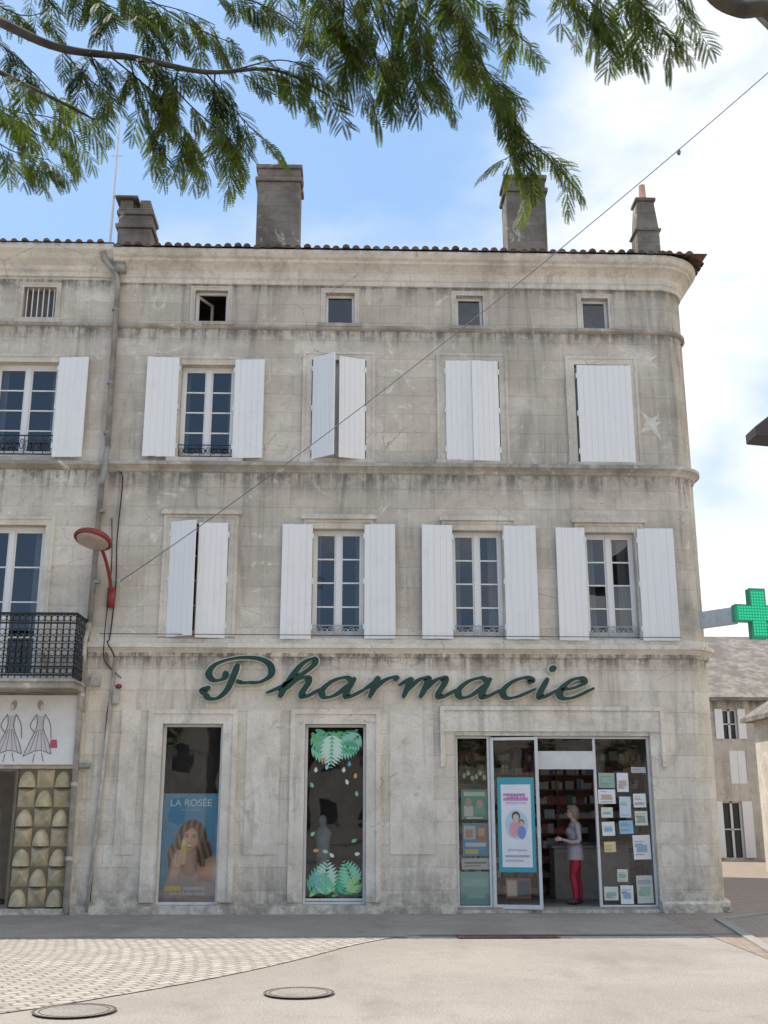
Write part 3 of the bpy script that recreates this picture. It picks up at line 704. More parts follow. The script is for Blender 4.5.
Gf.build('window_frames',M_pvc,lb); Gg.build('window_panes',M_glassU,lb); Gc.build('curtains',M_curt,lb); Gs.build('shutter',M_white,lb,bevel=.003); Gh.build('shutter_hinges',M_pvc,lb)
g=Geo()
for k in range(6):
    x=-6.93+.62*(k+.5)/6; g.tube([(x,.08,10.75),(x,.08,11.40)],.012,6)
g.build('attic_window_bars',M_pvc,lb)
g=Geo(); g.box(-6.93,-6.31,.2,.22,10.75,11.4); g.build('attic_blind',M_room,lb)
g=Geo(); guard(g,-7.35,-6.12,8.0,8.36,-.04,.011); g.build('window_guard',M_iron,lb)
g=Geo(); g.quad((lx0,-.34,12.19),(XL,-.34,12.19),(XL,5,13.3),(lx0,5,13.3)); g.quad((lx0,12,12.19),(XL,12,12.19),(XL,5,13.3),(lx0,5,13.3))
x=lx0+.1
while x<XL-.1: canal(g,x,-.38+U(-.02,.02),12.17+U(-.01,.01),2.2,12.75,.06); x+=.205
g.build('roof_tiles',M_tile,lb)
g=Geo(); chimney(g,-5.7,-4.98,2,2.6,12.2,14.25); g.box(-5.72,-4.96,1.98,2.62,14.26,14.31)
for (x,w) in ((-5.62,.2),(-5.2,.16)): g.box(x-w*.4,x+w,2.05,2.5,14.31,14.55)
g.box(-5.8,-5.3,1.95,2.6,14.55,14.61)
g.build('chimney',M_chim,lb,bevel=.02)
# balcony
bc=empty('wrought_iron_balcony')
g=Geo(); g.box(-8.2,-5.22,-.85,.02,3.64,3.80); g.box(-8.25,-5.19,-.90,.02,3.74,3.78); g.build('slab',M_ledge,bc,bevel=.01)
g=Geo()
yb=-.8; z0,z1=3.86,4.9
for (pa,pb) in (((-8.15,yb),(-5.25,yb)),((-5.25,yb),(-5.25,0))):
    for z in (z0,z0+.14,z1-.16,z1): g.tube([(pa[0],pa[1],z),(pb[0],pb[1],z)],.016 if z<z1 else .024,6)
    Ln=math.hypot(pb[0]-pa[0],pb[1]-pa[1]); n=int(Ln/.105)
    for k in range(n+1):
        t=k/n; x=pa[0]+(pb[0]-pa[0])*t; yy=pa[1]+(pb[1]-pa[1])*t
        g.tube([(x,yy,z0-.05),(x,yy,z1)],.012,5)
        dx=(pb[0]-pa[0])/Ln; dy=(pb[1]-pa[1])/Ln
        for zc,rr in ((z0+.07,.045),(z1-.08,.05),(z0+.25,.05),(z0+.37,.05),(z0+.49,.05),(z0+.61,.05),(z0+.73,.05)):
            pts=[(x+dx*(.052+rr*math.cos(a*math.pi/5)),yy+dy*(.052+rr*math.cos(a*math.pi/5)),zc+rr*math.sin(a*math.pi/5)) for a in range(11)]
            g.tube(pts,.0075,4,cap=False)
g.build('railing',M_iron,bc)
# shop sign with drawn figures
ss=empty('boutique_sign')
g=Geo(); g.box(-8.5,-5.30,-.08,0,2.42,3.60); g.build('sign_panel',plain('sign_white',(.82,.80,.77),.4,.04),ss,bevel=.01)
def ink(name,pts,r=.008,m=None):
    g=Geo(); g.tube(smoothpts([(x,-.085,z) for x,z in pts],6),r,5); return g.build(name,m or pc((.2,.17,.17)),ss)
for (cx,s) in ((-6.42,-1),(-5.92,1)):
    flat('drawn_hair',blob(cx-.02*s,3.42,.055,.09,rot=.3*s),-.083,(.40,.34,.32),ss); flat('drawn_face',blob(cx+.012*s,3.385,.035,.055),-.085,(.72,.62,.58),ss)
    flat('drawn_bodice',[(cx-.075,3.27),(cx-.03,3.24),(cx+.03,3.24),(cx+.075,3.27),(cx+.06,3.05),(cx-.06,3.05)],-.083,(.60,.56,.56),ss)
    flat('drawn_skirt',[(cx-.06,3.05),(cx+.06,3.05),(cx+.15,2.8),(cx+.21,2.62),(cx+.05,2.68),(cx-.1,2.62),(cx-.24,2.57),(cx-.17,2.8)],-.0825,(.68,.64,.64),ss)
    ink('dress_l',[(cx-.07,3.26),(cx-.06,3.05),(cx-.20,2.7),(cx-.25,2.55)],.006); ink('dress_r',[(cx+.07,3.26),(cx+.05,3.05),(cx+.18,2.75),(cx+.22,2.6)],.006)
    ink('hem',[(cx-.25,2.56),(cx,2.66),(cx+.22,2.6)],.006); ink('arm_l',[(cx-.07,3.27),(cx-.17,3.08),(cx-.08,2.95)],.007); ink('arm_r',[(cx+.07,3.27),(cx+.17,3.1),(cx+.2,2.86)],.007)
    for q in (-.12,-.04,.05,.12): ink('fold',[(cx+q*.3,3.02),(cx+q*.8,2.8),(cx+q*1.2,2.64)],.004)
    ink('legs',[(cx-.06,2.6),(cx-.08,2.46)],.006); ink('legs2',[(cx+.06,2.62),(cx+.1,2.47)],.006)
flat('bag',[(-5.72,2.84),(-5.62,2.84),(-5.6,2.70),(-5.74,2.70)],-.086,(.5,.1,.12),ss)
g=Geo(); g.box(-6.30,-6.25,.03,.1,.1,2.36); g.box(-8.4,-6.30,.03,.1,2.31,2.36); g.box(-8.4,-6.30,.03,.1,.1,.16); g.build('shop_frame',plain('brown_shopfront',(.20,.15,.11),.5),lb)
g=Geo(); g.quad((-8.4,.06,.16),(-6.30,.06,.16),(-6.30,.063,2.31),(-8.4,.063,2.31)); g.build('shop_glazing',M_glassS,lb)
g=Geo(); g.box(-8.4,-6.3,1.2,1.25,.1,2.4); g.build('shop_backing',plain('warm_dark_backing',(.12,.085,.06),.9),lb)
ms=empty('dress_mannequin'); g=Geo(); g.tube([(-6.75,.5,.1),(-6.75,.5,.5),(-6.75,.5,1.1),(-6.75,.5,1.3),(-6.75,.5,1.6),(-6.75,.5,1.72)],[.26,.22,.15,.12,.17,.05],14); g.ell((-6.75,.5,1.85),(.075,.09,.11)); g.build('dress_form',plain('dress_cloth',(.40,.32,.22),.8),ms,True)
g=Geo(); g.box(-6.25,-5.33,.06,.2,.1,2.36); g.build('relief_panel_back',plain('relief_dark',(.22,.18,.11),.8),lb)
g=Geo()
for i in range(3):
    for j in range(7):
        cx=-6.095+.305*i+(0); cz=.12+.32*j; n=10; fl=(i+j)%2
        if fl==0:
            for a in range(n):
                for bq in range(5):
                    def pt(a_,b_):
                        th=math.pi*a_/n; ph=math.pi/2*b_/5; r=.145
                        return (cx+r*math.cos(th)*math.cos(ph),.06-r*.95*math.sin(ph),cz+.01+r*1.9*math.sin(th)*math.cos(ph))
                    g.quad(pt(a,bq),pt(a+1,bq),pt(a+1,bq+1),pt(a,bq+1))
        else:
            q=[(cx-.145,.058,cz+.005),(cx+.145,.058,cz+.005),(cx+.145,.058,cz+.305),(cx-.145,.058,cz+.305),(cx+.03,-.08,cz+.22)]
            g.add(q,[(0,1,4),(1,2,4),(2,3,4),(3,0,4)],0)
g.build('relief_tiles',plain('relief_plaster',(.66,.55,.35),.8,.2,5),lb)
# ============================================================ pipes, cables, fittings
dp=empty('drainpipe')
g=Geo()
g.tube(smoothpts([(-5.40,-.32,12.0),(-5.36,-.26,11.85),(-5.15,-.14,11.6),(-5.12,-.10,11.3)],5),.055,10); g.tube([(-5.12,-.10,11.35),(-5.10,-.10,8.1)],.052,12)
g.tube(smoothpts([(-5.10,-.10,8.12),(-5.10,-.19,7.95),(-5.10,-.19,7.7),(-5.16,-.10,7.4)],4),.052,10); g.tube([(-5.16,-.10,7.42),(-5.2,-.10,4.8)],.052,12)
g.box(-5.24,-4.98,-.22,-.03,11.65,11.85)
for z in (10.9,9.4,8.4,6.9,5.6): g.tube([(-5.13,-.10,z-.03),(-5.13,-.10,z+.03)],.066,12)
g.build('upper_pipe',M_zinc,dp,True)
g=Geo(); g.tube([(-5.2,-.11,4.85),(-5.24,-.2,4.55),(-5.24,-.2,4.3),(-5.26,-.12,4.05)],.05,10); g.tube([(-5.26,-.12,4.1),(-5.25,-.12,.05)],.05,12)
for z in (3.6,2.1,.9): g.tube([(-5.255,-.12,z-.03),(-5.255,-.12,z+.03)],.063,12)
g.tube([(-4.72,-.06,4.25),(-4.80,-.06,2.4),(-4.92,-.06,.05)],.03,8)
g.build('lower_pipe',M_zincw,dp,True)
cb=empty('facade_cables')
g=Geo()
g.tube(smoothpts([(-4.88,-.03,7.68),(-4.8,-.03,7.5),(-4.83,-.03,6.4),(-4.80,-.03,5.6),(-4.84,-.03,4.65),(-4.84,-.2,4.5),(-4.72,-.05,4.2),(-4.74,-.03,3.6),(-4.80,-.03,3.3),(-4.82,-.03,1.8),(-4.86,-.03,1.2),(-4.88,-.03,.2)],8),.011,6)
g.tube(smoothpts([(-4.95,-.03,6.8),(-4.9,-.02,5.9),(-4.93,-.03,5.0),(-4.9,-.2,4.5),(-4.9,-.04,4.2),(-4.6,-.03,3.9)],8),.009,5)
g.tube([(-5.0,-.165,4.66),(5.3,-.165,4.64)],.007,5)
g.build('cable_runs',M_black,cb)
g=Geo(); g.box(-5.12,-4.95,-.12,0,3.75,3.95); g.box(-4.72,-4.6,-.1,0,3.45,3.75); g.build('junction_boxes',M_zincw,cb,bevel=.01)
g=Geo(); g.ell((-4.62,-.1,3.75),(.06,.06,.045)); g.build('alarm_light',M_red,cb,True)
g=Geo(); g.tube([(-5.2,-.1,2.4),(-5.02,-.1,2.4)],.05,10); g.build('wall_light',M_zinc,cb)
oc=empty('overhead_cable')
A=Vector((-4.72,-.05,5.62)); B=Vector((5.8,-6.6,12.15)); pts=[]
for k in range(40):
    t=k/39; p=A.lerp(B,t); p.z-=.30*4*t*(1-t); pts.append(p)
g=Geo(); g.tube(pts,.0075,5); g.ell(B.lerp(A,.16)-Vector((0,0,.2)),(.03,.03,.05)); g.build('cable',plain('old_cable',(.16,.16,.16),.7),oc)
# wall street lamp
sl=empty('wall_street_lamp')
g=Geo(); g.tube(smoothpts([(-4.86,-.04,5.35),(-4.87,-.2,5.62),(-4.90,-.5,5.9),(-4.95,-.75,6.1)],6),.032,10)
g.box(-4.93,-4.80,-.08,-.005,5.15,5.5)
Mh=Matrix.Translation((-5.02,-1.0,6.17))@Matrix.Rotation(math.radians(-18),4,'X')@Matrix.Rotation(math.radians(10),4,'Y')
Rr=[(0,.12),(.1,.115),(.2,.09),(.28,.045),(.32,-.01),(.32,-.045),(.285,-.055)]
n=24
vs=[]
for (r,z) in Rr:
    for k in range(n):
        a=2*math.pi*k/n; vs.append(Mh@Vector((r*1.05*math.cos(a),r*1.0*math.sin(a),z)))
fs=[]
for j in range(len(Rr)-1):
    for k in range(n): fs.append((j*n+k,j*n+(k+1)%n,(j+1)*n+(k+1)%n,(j+1)*n+k))
g.add(vs,fs); g.build('red_bracket_and_hood',M_red,sl,True)
g=Geo(); g.ell(Mh@Vector((0,0,-.05)),(.285,.27,.08),0,24,10,Mh.to_3x3()); g.build('diffuser',plain('lamp_diffuser',(.44,.34,.28),.3),sl,True)
# pharmacy cross
px=empty('pharmacy_cross_sign')
g=Geo()
c=(6.52,-.62,4.99); H=.44; w=.15
def crossgeo(g,H,w,y0,y1):
    o=[(-w,-H),(w,-H),(w,-w),(H,-w),(H,w),(w,w),(w,H),(-w,H),(-w,w),(-H,w),(-H,-w),(-w,-w)]
    n=12; Mx=Matrix.Translation(c)@Matrix.Rotation(math.radians(8),4,'Z')
    v=[Mx@Vector((a,y0,b)) for a,b in o]+[Mx@Vector((a,y1,b)) for a,b in o]
    fs=[(k,(k+1)%n,n+(k+1)%n,n+k) for k in range(n)]
    for off in (0,n):
        for q in ((0,1,2,11),(2,3,4,5),(5,6,7,8),(8,9,10,11),(11,2,5,8)): fs.append(tuple(off+i for i in q))
    g.add(v,fs)
    return Mx
Mx=crossgeo(g,H,w,-.07,.07); g.build('cross_housing',plain('green_housing',(.03,.35,.2),.4),px,bevel=.008)
g=Geo(); crossgeo(g,H-.03,w-.03,-.078,.078); g.build('cross_panel',emit('green_led_panel',(.02,.40,.21),1.),px)
g=Geo()
st=.052
for i in range(-8,9):
    for j in range(-8,9):
        a,b=i*st,j*st
        if (abs(a)<w-.035 and abs(b)<H-.035) or (abs(b)<w-.035 and abs(a)<H-.035):
            g.box(a-.014,a+.014,-.084,-.079,b-.014,b+.014,0,Mx)
g.build('leds',emit('led_green',(.08,.75,.40),1.),px)
g=Geo()
Ma=Matrix.Translation((5.72,.02,4.98))@Matrix.Rotation(math.radians(-50),4,'Z')
g.box(.0,.72,-.05,.05,-.15,.15,0,Ma); g.build('bracket_box',plain('white_bracket',(.6,.6,.58),.4),px,bevel=.01)
an=empty('rooftop_antenna'); g=Geo(); g.tube([(-5.85,2,13.0),(-5.82,2,16.5)],[.035,.02],6); g.tube([(-5.95,2,15.6),(-5.7,2,15.6)],.01,5); g.build('mast',M_alu,an)
sp=empty('street_lamp')
g=Geo(); g.tube([(6.6,-5,0),(6.6,-5,7.0)],[.09,.05],12); g.tube([(6.6,-5,6.9),(6.2,-5,7.0)],.035,8)
vs=[(5.0,-5.2,6.68),(5.0,-4.8,6.68),(5.0,-5.2,6.82),(5.0,-4.8,6.82),(6.15,-5.25,6.6),(6.15,-4.75,6.6),(6.15,-5.2,7.7),(6.15,-4.8,7.7)]
g.add(vs,[(0,1,3,2),(4,6,7,5),(0,4,5,1),(2,3,7,6),(0,2,6,4),(1,5,7,3)]); g.build('lamp_head_and_pole',plain('brown_lamp_paint',(.06,.045,.04),.5),sp,bevel=.02)
# ============================================================ WOMAN
def person():
    e=empty('woman_in_doorway'); ox,oy,oz=3.36,.55,.10
    g=Geo()
    S=lambda x,y,z:(ox+x,oy+y,oz+z)
    g.ell(S(.0,.0,.88),(.125,.165,.13)); g.ell(S(-.01,0,1.0),(.115,.14,.14)); g.ell(S(.0,0,1.14),(.12,.155,.16)); g.ell(S(.02,0,1.28),(.115,.18,.12))
    g.ell(S(-.07,0,1.2),(.08,.12,.09))
    g.tube([S(.02,0,1.33),S(-.01,0,1.45)],[.062,.05],10)
    for s in (-1,1):
        f=-.06 if s<0 else .05
        g.tube([S(.01,s*.085,.86),S(.005+f*.5,s*.085,.66),S(-.01+f,s*.08,.46),S(.02+f,s*.08,.28),S(.03+f,s*.08,.09)],[.105,.09,.062,.058,.045],12)
        g.ell(S(-.04+f,s*.08,.045),(.125,.042,.042))
        hx=-.30 if s<0 else -.26
        g.tube([S(.02,s*.17,1.33),S(.04,s*.205,1.18),S(.05,s*.215,1.05)],[.055,.047,.04],10)
        g.tube([S(.05,s*.215,1.05),S(-.08,s*.19,1.03),S(hx+.06,s*.13,1.08)],[.042,.036,.026],10)
        g.ell(S(hx+.02,s*.12,1.085),(.045,.022,.036))
        for k in range(4): g.tube([S(hx-.01,s*.12,1.105-.016*k),S(hx-.045,s*.11,1.108-.018*k),S(hx-.06+.004*abs(k-1),s*.085,1.10-.018*k)],[.010,.009,.007],6)
        g.tube([S(hx+.02,s*.11,1.11),S(hx-.01,s*.085,1.13),S(hx-.03,s*.075,1.125)],[.011,.009,.007],6)
    g.ell(S(-.02,0,1.535),(.088,.073,.112)); g.ell(S(-.065,0,1.49),(.045,.05,.055)); g.ell(S(-.112,0,1.522),(.018,.012,.02)); g.ell(S(-.098,0,1.475),(.014,.024,.01))
    for s in (-1,1): g.ell(S(.0,s*.073,1.525),(.02,.012,.03))
    o=g.build('body',[plain('skin',(.66,.43,.33),.5,.04),plain('grey_pink_cardigan',(.50,.43,.42),.9,.15,30),plain('red_trousers',(.50,.03,.07),.8),plain('shoes',(.05,.04,.04),.5)],e,True)
    rm=o.modifiers.new('r','REMESH'); rm.mode='VOXEL'; rm.voxel_size=.0085; rm.use_smooth_shade=True
    sm=o.modifiers.new('s','SMOOTH'); sm.iterations=3; sm.factor=.5
    dg=bpy.context.evaluated_depsgraph_get(); me=bpy.data.meshes.new_from_object(o.evaluated_get(dg)); o.modifiers.clear(); 
    mats=list(o.data.materials); o.data=me
    me.materials.clear()
    for m in mats: me.materials.append(m)
    for p in me.polygons:
        c=p.center; x,y,z=c.x-ox,c.y-oy,c.z-oz
        if z<.075: m=3
        elif z<.87: m=2
        elif z>1.385: m=0
        elif x<-.225 and z<1.16: m=0
        else: m=1
        p.material_index=m; p.use_smooth=True
    g=Geo(); n=28; b=[]
    for (z,k,yk) in ((.74,.168,.2),(.80,.165,.197),(.92,.152,.185),(1.0,.128,.155)):
        for q in range(n):
            a=2*math.pi*q/n; b.append(S(k*math.cos(a)*(1+.03*math.sin(5*a)),yk*math.sin(a),z))
    g.add(b,[(j*n+q,j*n+(q+1)%n,(j+1)*n+(q+1)%n,(j+1)*n+q) for j in range(3) for q in range(n)])
    g.build('cardigan_skirt',mats[1],e,True)
    g=Geo(); g.ell(S(.008,0,1.56),(.102,.09,.108),0,20,14); g.ell(S(.05,0,1.49),(.065,.075,.09),0,16,12); g.ell(S(-.06,0,1.63),(.055,.065,.035),0,14,8)
    for s in (-1,1): g.ell(S(.02,s*.06,1.50),(.05,.03,.07))
    o=g.build('hair',plain('ash_blonde_hair',(.40,.30,.21),.7,.2,60,bump=.5),e,True)
    g=Geo()
    for s in (-1,1): g.ell(S(-.098,s*.03,1.54),(.008,.011,.007),0,8,6)
    g.build('eyes',M_black,e,True)
person()
# ============================================================ GROUND
def asphalt(name,lo,hi,sc_=1.,con=1.):
    t=NT(name); n1=t.noise(.35*sc_,7,.65,dist=.5); n2=t.noise(45,5,.75); n3=t.noise(3,8,.7); n4=t.noise(.9,6,.6,vec=t.mapv((1,.35,1),(0,0,.5)))
    v=t.n('ShaderNodeTexVoronoi',Vector=t.obj(),Scale=60.).outputs[0]
    c=t.mix(t.ramp(n1,.38,.62),lo,hi); c=t.mix(t.ramp(n2,.38,.66,0,.65*con),c,tuple(x*.5 for x in lo)); c=t.mix(t.ramp(v,.0,.35,.45*con,0),c,tuple(min(1,x*1.5) for x in hi))
    c=t.mix(t.ramp(n3,.5,.72,0,.4*con),c,tuple(x*.6 for x in lo)); c=t.mix(t.ramp(n4,.52,.68,0,.45*con),c,tuple(x*.62 for x in lo))
    t.bump(t.math('ADD',n2,v),.6,.008); return t.fin(c,.88,spec=.25)
gnd=Geo(); gnd.quad((-300,-300,0),(300,-300,0),(300,300,0),(-300,300,0)); gnd.build('ground',asphalt('ground_asphalt',(.36,.325,.285),(.43,.39,.34)))
pv=Geo(); pv.quad((-30,-3.3,.004),(5.0,-3.3,.004),(5.9,-.0,.004),(-30,0,.004)); pv.build('pavement',asphalt('pavement_concrete',(.33,.295,.25),(.41,.365,.315),2))
def cobble():
    t=NT('cobbles'); 
    sep=t.n('ShaderNodeSeparateXYZ',Vector=t.obj())
    dx=t.math('ADD',sep.outputs[0],10.); dy=t.math('ADD',sep.outputs[1],-2.)
    rad=t.math('SQRT',t.math('ADD',t.math('MULTIPLY',dx,dx),t.math('MULTIPLY',dy,dy)))
    a2=t.t.nodes.new('ShaderNodeMath'); a2.operation='ARCTAN2'; t.set(a2.inputs[0],dy); t.set(a2.inputs[1],dx)
    wob=t.math('MULTIPLY',t.noise(1.5,3),.16)
    vec=t.n('ShaderNodeCombineXYZ',X=t.math('ADD',t.math('MULTIPLY',a2.outputs[0],9.),t.math('MULTIPLY',t.noise(5,2),.04)),Y=t.math('ADD',rad,wob)).outputs[0]
    br=t.n('ShaderNodeTexBrick',Vector=vec,Color1=(.52,.475,.41),Color2=(.36,.325,.275),Mortar=(.19,.165,.135),Scale=1.,Mortar_Size=.011,Mortar_Smooth=.5,Brick_Width=.15,Row_Height=.13)
    n=t.noise(14,6,.7); n1=t.noise(.6,6)
    c=t.mix(t.ramp(n,.4,.7,0,.45),br.outputs[0],(.29,.26,.22)); c=t.mix(t.ramp(n1,.42,.62,0,.3),c,(.32,.285,.24))
    t.bump(t.math('ADD',t.math('MULTIPLY',br.outputs[1],-1.2),t.math('MULTIPLY',n,.6)),.9,.02); return t.fin(c,.85)
cp=smoothpts([(.1,-3.45,.008),(-.5,-4.4,.008),(-1.1,-5.7,.008),(-1.8,-7.0,.008),(-2.7,-8.3,.008),(-3.8,-9.5,.008),(-6,-11,.008)],5)
g=Geo()
for i in range(len(cp)-1):
    a,b=cp[i],cp[i+1]; g.quad((-30,a.y,.008),(a.x,a.y,.008),(b.x,b.y,.008),(-30,b.y,.008))
g.build('cobbled_paving',cobble())
g=Geo()
g.quad((-30,-3.55,.012),(.2,-3.55,.012),(.2,-3.38,.012),(-30,-3.38,.012))
g.build('paving_border',asphalt('border_stone',(.34,.305,.26),(.42,.38,.33)))
g=Geo(); g.quad((.4,-3.42,.008),(4.9,-3.42,.008),(4.95,-3.25,.008),(.4,-3.25,.008)); g.build('gutter_channel',asphalt('gutter_stone',(.20,.18,.16),(.28,.25,.225)))
def pavers():
    t=NT('brown_pavers'); br=t.n('ShaderNodeTexBrick',Vector=t.mapv((1,1,1),(0,0,.2)),Color1=(.36,.28,.22),Color2=(.27,.21,.17),Mortar=(.15,.125,.10),Scale=1.,Mortar_Size=.006,Brick_Width=.22,Row_Height=.11)
    n=t.noise(2,6); c=t.mix(t.ramp(n,.4,.7,0,.5),br.outputs[0],(.26,.22,.19)); t.bump(br.outputs[1],-.3,.008); return t.fin(c,.85)
g=Geo(); g.quad((4.2,-7.5,.006),(16,-7.5,.006),(16,40,.006),(6.1,40,.006))
g.build('side_street',pavers())
g=Geo()
ks=[(4.15,-7.6),(5.25,-1.2),(6.3,-.35)]
for i in range(2):
    a=Vector((*ks[i],0)); b=Vector((*ks[i+1],0)); t=(b-a).normalized(); n=Vector((-t.y,t.x,0))*.07
    g.add([tuple(a+n),tuple(b+n),tuple(b-n),tuple(a-n)]+[tuple(p+Vector((0,0,.03))) for p in (a+n,b+n,b-n,a-n)],[(4,5,6,7),(0,1,5,4),(2,3,7,6),(1,2,6,5),(3,0,4,7)])
g.build('kerb',asphalt('kerb_stone',(.36,.33,.29),(.44,.41,.36)))
M_cast=plain('cast_iron',(.15,.13,.11),.7,.25,20,.2,bump=.4)
for (x,y_,r) in ((-1.06,-8.3,.32),(-2.93,-9.2,.34)):
    e=empty('manhole_cover'); g=Geo(); n=32; z=.016
    g.add([(x+r*math.cos(2*math.pi*k/n),y_+r*math.sin(2*math.pi*k/n),z) for k in range(n)],[tuple(range(n))]); g.build('lid',asphalt('manhole_fill',(.30,.27,.235),(.38,.345,.30)),e)
    g=Geo()
    for rr in (r,r*.86):
        w_=.026 if rr==r else .012; b=len(g.v)
        for k in range(n):
            a=2*math.pi*k/n
            for q in (rr-w_/2,rr+w_/2): g.v.append((x+q*math.cos(a),y_+q*math.sin(a),.0185))
        for k in range(n): g.f.append((b+2*k,b+2*k+1,b+(2*k+3)%(2*n),b+(2*k+2)%(2*n))); g.m.append(0)
    g.build('ring',M_cast,e)
e=empty('drain_grate'); g=Geo()
for k in range(30): g.box(.9+.045*k,.925+.045*k,-3.72,-3.5,.01,.022)
g.box(.86,2.26,-3.75,-3.72,.01,.024); g.box(.86,2.26,-3.5,-3.47,.01,.024); g.build('bars',plain('rusty_iron',(.16,.085,.07),.8),e)
g=Geo(); g.quad((.88,-3.72,.0095),(2.24,-3.72,.0095),(2.24,-3.5,.0095),(.88,-3.5,.0095)); g.build('void',M_black,e)
# ============================================================ BACKGROUND houses on the side street
def house(name,x0,x1,y0,y1,ze,zr,wallm,wins,hip=1.5,rm=None):
    e=empty(name); g=Geo()
    hs=[(a,b,c,d) for (a,b,c,d) in wins]
    wall(g,x0,x1,0,ze,hs,y=y0,depth=.2); g.quad((x0,y0,0),(x0,y1,0),(x0,y1,ze),(x0,y0,ze)); g.quad((x1,y0,0),(x1,y1,0),(x1,y1,ze),(x1,y0,ze)); g.quad((x0,y1,0),(x1,y1,0),(x1,y1,ze),(x0,y1,ze))
    g.build('walls',wallm,e)
    g=Geo(); o=.3; ym=(y0+y1)/2
    A=[(x0-o,y0-o,ze),(x1+o,y0-o,ze),(x1+o,y1+o,ze),(x0-o,y1+o,ze),(x0+hip,ym,zr),(x1-hip,ym,zr)]
    g.add(A,[(0,1,5,4),(1,2,5),(2,3,4,5),(3,0,4)]); g.box(x0-o,x1+o,y0-o,y1+o,ze-.12,ze-.003); g.build('roof',rm or M_tile,e)
    g=Geo(); s=Geo(); b=Geo()
    for i,(a,bb,c,d) in enumerate(hs):
        b.quad((a,y0+.19,c),(bb,y0+.19,c),(bb,y0+.19,d),(a,y0+.19,d)); m=(a+bb)/2
        g.box(a,a+.06,y0+.1,y0+.15,c,d); g.box(bb-.06,bb,y0+.1,y0+.15,c,d); g.box(m-.04,m+.04,y0+.1,y0+.15,c,d); g.box(a+.06,bb-.06,y0+.1,y0+.15,d-.06,d); g.box(a+.06,bb-.06,y0+.1,y0+.15,(c+d)/2-.02,(c+d)/2+.02)
        w=(bb-a)*.5
        if i%3==1: s.box(a+.01,m-.005,y0+.02,y0+.06,c,d); s.box(m+.005,bb-.01,y0+.02,y0+.06,c,d)
        else:
            for sx in (a-w,bb): s.box(sx,sx+w,y0-.06,y0-.02,c,d)
    g.build('window_frames',M_pvc,e); s.build('shutters',M_white,e); b.build('window_panes',plain(name+'_pane',(.05,.06,.07),.15),e)
    return e
M_slate=tilemat('grey_roof',(.18,.16,.135),(.31,.275,.235))
M_far=stone('far_wall',(.56,.50,.42),(.70,.63,.53),((5.5,.5),),.4)
house('corner_house',11.0,24,20,30,5.6,8.6,M_far,[(12.75,13.3,4.15,5.2),(12.9,13.5,2.6,3.75),(12.5,13.2,.1,2.0),(15.5,16.4,3.2,4.9),(15.5,16.4,.8,2.3)],2.,M_slate)
house('low_house',11.3,20,9,13,4.3,5.4,M_far,[(13,14,1,2.4),(15.5,16.5,1,2.4)],1.,M_slate)
house('stone_house',-2,10.6,42,52,6.5,9,M_far,[(5,6,1,2.6),(8,9,1,2.6),(5,6,4,5.5),(8,9,4,5.5)],2.,M_slate)
for i,(a,b,hh_) in enumerate(((-30,-16,9),(-15.5,-4,11),(-3.5,9,9.5),(9.5,26,10.5))):
    ws=[]
    x=a+1.2
    while x<b-1.5:
        for z in (1.,4.2,7.0):
            if z+1.6<hh_-.3: ws.append((x,x+1.,z,z+1.6))
        x+=2.6
    e=empty('terraced_house'); g=Geo()
    wall(g,a,b,0,hh_,ws,y=-52,depth=-.2); g.quad((a,-60,0),(a,-52,0),(a,-52,hh_),(a,-60,hh_)); g.quad((b,-60,0),(b,-52,0),(b,-52,hh_),(b,-60,hh_)); g.quad((a,-60,0),(b,-60,0),(b,-60,hh_),(a,-60,hh_))
    g.build('walls',M_far,e)
    g=Geo(); g.add([(a,-51.6,hh_),(b,-51.6,hh_),(b,-56,hh_+2),(a,-56,hh_+2),(b,-60.4,hh_),(a,-60.4,hh_)],[(0,1,2,3),(3,2,4,5)]); g.build('roof',M_tile,e)
    g=Geo()
    for w in ws: g.quad((w[0],-52.18,w[2]),(w[1],-52.18,w[2]),(w[1],-52.18,w[3]),(w[0],-52.18,w[3]))
    g.build('windows',M_dark,e)
# ============================================================ TREES
def leafmat(name,a,b,tr):
    t=NT(name); n=t.noise(2.2,3); n2=t.noise(30,2)
    c=t.mix(t.ramp(n,.38,.62),a,b); c=t.mix(t.ramp(n2,.4,.7,0,.5),c,tuple(x*.5 for x in a))
    d=t.n('ShaderNodeBsdfPrincipled',Base_Color=c,Roughness=.6); d.inputs['Specular IOR Level'].default_value=.25
    tl=t.n('ShaderNodeBsdfTranslucent',Color=t.mix(1.,c,tr,'MULTIPLY'))
    mx=t.n('ShaderNodeMixShader'); mx.inputs[0].default_value=.42
    t.t.links.new(d.outputs[0],mx.inputs[1]); t.t.links.new(tl.outputs[0],mx.inputs[2]); t.t.links.new(mx.outputs[0],t.o.inputs[0]); return t.mat
M_leaf=leafmat('locust_leaf',(.035,.058,.014),(.090,.125,.022),(2.4,2.4,1.1))
M_leaf2=leafmat('plane_leaf',(.04,.075,.02),(.08,.12,.03),(2.,2.2,1.3))
M_bark=plain('bark',(.09,.075,.06),.9,.3,12,bump=.6)
